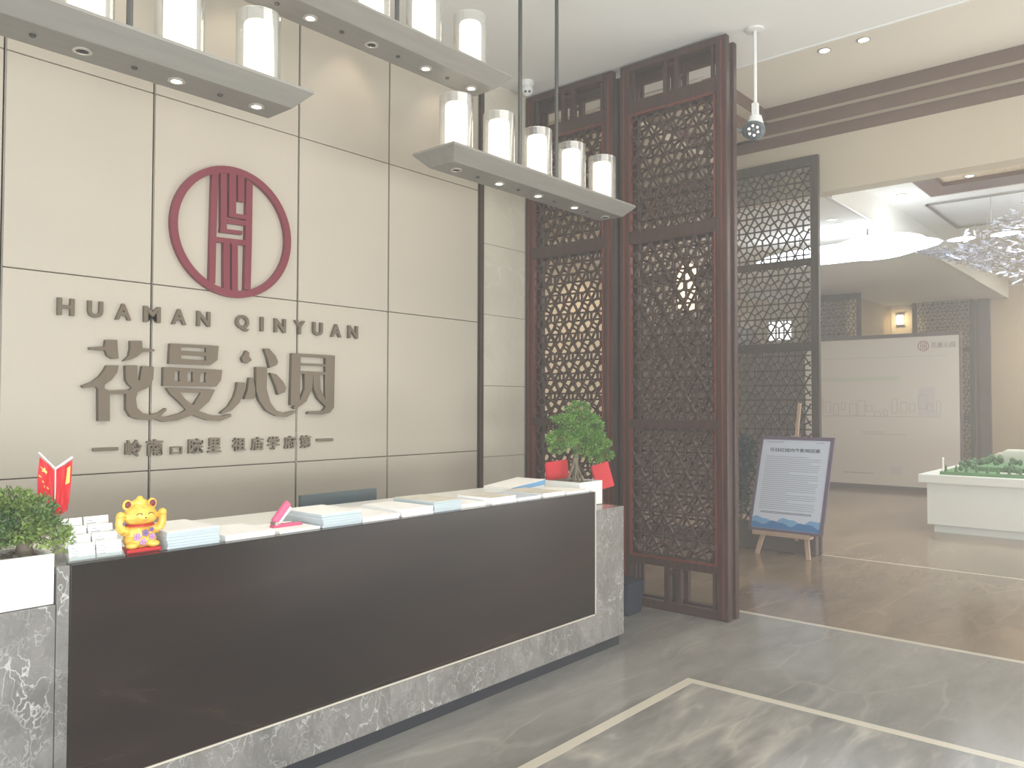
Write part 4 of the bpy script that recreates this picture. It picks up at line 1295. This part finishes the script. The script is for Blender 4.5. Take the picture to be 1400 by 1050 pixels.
for (x, y, sx_, sy_, h) in ((12.6, 2.05, .25, .3, .16), (13.0, 1.55, .3, .25, .2), (12.5, 1.1, .3, .4, .15), (12.1, .6, .25, .3, .14), (13.2, .9, .3, .3, .22), (12.9, 2.2, .2, .25, .1)):
    obj('model_block', MB().box(x, y-sy_, .83, x+sx_, y, .83+h).box(x+.03, y-sy_+.03, .83+h, x+sx_-.03, y-.03, .83+h+.02), M['modelhouse'], t)
obj('corner_post', MB().tube((11.25, 2.49, .776), (11.25, 2.49, .93), .012).ball((11.25, 2.49, .935), .018, 1), M['tablewhite'], t)
obj('model_road', MB().box(11.30, -.2, .776, 11.5, 1.9, .780), M['modelhouse'], t)

# ================================================================ hall lights
def ellipsoid(name, c, r, mat, parent, rot=None):
    return obj(name, MB().ball(c, r, 3, rot=rot), mat, parent, smooth=True)
t = thing('luminous_pendant', 'long lens-shaped white light blazing under the hall ceiling', 'light', (11.0, 3.6, 3.67))
ellipsoid('glowing_body', (11.0, 3.62, 3.665), (.15, 1.22, .13), M['bluewhite'], t, Matrix.Rotation(R(0), 4, 'X'))
ellipsoid('glowing_body', (11.0, 3.18, 3.69), (.15, .62, .17), M['bluewhite'], t)
obj('suspension', MB().tube((11, 3.3, 3.7), (11, 3.3, 3.95), .01).tube((11, 4.2, 3.7), (11, 4.2, 3.95), .01), M['rod'], t)
t = thing('crystal_chandelier', 'wide rippling crystal chandelier above the landscape model', 'chandelier', (12.4, 1.0, 4.3))
rnd = random.Random(8)
mb = MB()
for i in range(3600):
    y = rnd.uniform(-1.3, 3.0)
    x = rnd.uniform(11.6, 13.4)
    edge = min(1, (3.0-y)/1.2)
    zc = 3.78+.10*math.sin(y*2.3+x)-.05*(3.0-y)*.4
    z = zc+rnd.uniform(-.34, .36)*max(.12, edge)
    a, b_ = rnd.uniform(.02, .075), rnd.uniform(.008, .02)
    M4 = Matrix.Translation((x, y, z)) @ Matrix.Rotation(rnd.uniform(-.5, .5), 4, 'X') @ Matrix.Rotation(rnd.uniform(-.6, .6), 4, 'Y') @ Matrix.Rotation(rnd.uniform(0, 3.1), 4, 'Z')
    v = [mb.b.verts.new(M4 @ Vector(p)) for p in ((-a, -b_, 0), (a, -b_, .01), (a, b_, 0), (-a, b_, -.01))]
    mb.b.faces.new(v)
tag(obj('crystals', mb, M['crystal'], t, smooth='keep'), kind='stuff')
obj('frame', MB().box(11.6, -1.3, 4.275, 13.4, -1.26, 4.285).box(11.6, 2.7, 4.275, 13.4, 2.74, 4.285).box(11.6, -1.3, 4.275, 11.64, 2.74, 4.285).box(13.36, -1.3, 4.275, 13.4, 2.74, 4.285)
    .tube((11.7, 2.0, 3.95), (11.7, 2.0, 4.3), .003).tube((12.6, 1.2, 3.95), (12.6, 1.2, 4.3), .003).tube((12.6, 2.2, 3.95), (12.6, 2.2, 4.3), .003), M['strip'], t)
for y in (2.35, 1.85, 1.2):
    ellipsoid('lamp_tube', (11.75, y, 3.80), (.03, .17, .028), M['bluewhite'], t)
area('crystal_light', (12.4, 1.2, 3.4), (12.4, 1.2, 0), 1.6, 3.0, 60, (.92, .96, 1.0))

t = thing('wall_sconce', 'glowing square sconce on the beige far wall above the display board', 'sconce', (19.95, 5.30, 3.5))
obj('backplate', MB().box(19.96, 5.02, 2.95, 19.999, 5.48, 4.0), M['cream'], t, bevel=.005)
obj('shade', MB().box(19.86, 5.20, 3.50, 19.955, 5.34, 3.72), M['sconce'], t, bevel=.02)
obj('cap', MB().box(19.85, 5.19, 3.725, 19.955, 5.35, 3.74).box(19.85, 5.19, 3.48, 19.955, 5.35, 3.495), M['bronze_trim'], t)
spot('sconce_light', (19.6, 5.27, 3.6), (20.0, 5.27, 3.5), 12, 120, (1, .75, .4))
t = thing('lantern', 'warm lit hanging lantern seen through the fretwork of the nearest screen', 'lantern', (7.9, 4.27, 3.0))
obj('shade', MB().lathe([(.02, -.30), (.10, -.27), (.12, -.02), (.10, .18), (.03, .22)], (7.9, 4.27, 2.95), 20), M['lantern'], t, smooth=True)
obj('cord', MB().tube((7.9, 4.27, 3.17), (7.9, 4.27, 4.548), .006), M['black'], t)
tag(obj('reflection_strip', MB().box(19.93, -3.0, 4.20, 19.99, 3.4, 4.222), M['whiteplastic']), 'thin pale strip standing in for reflected lights along the top of the far wall', 'reflection strip')  # reflected lights put into a pale strip, no lamp here
area('far_wall_wash', (19.0, 1.6, 4.1), (20.0, 1.4, 1.8), .6, 3.2, 60, (1, .9, .72))
spot('corridor_wash', (7.2, 6.6, 4.3), (7.6, 7.5, 2.2), 60, 110, (1, .85, .62))
spot('corridor_wash', (10.4, 6.6, 3.9), (10.6, 7.5, 2.0), 60, 110, (1, .85, .62))
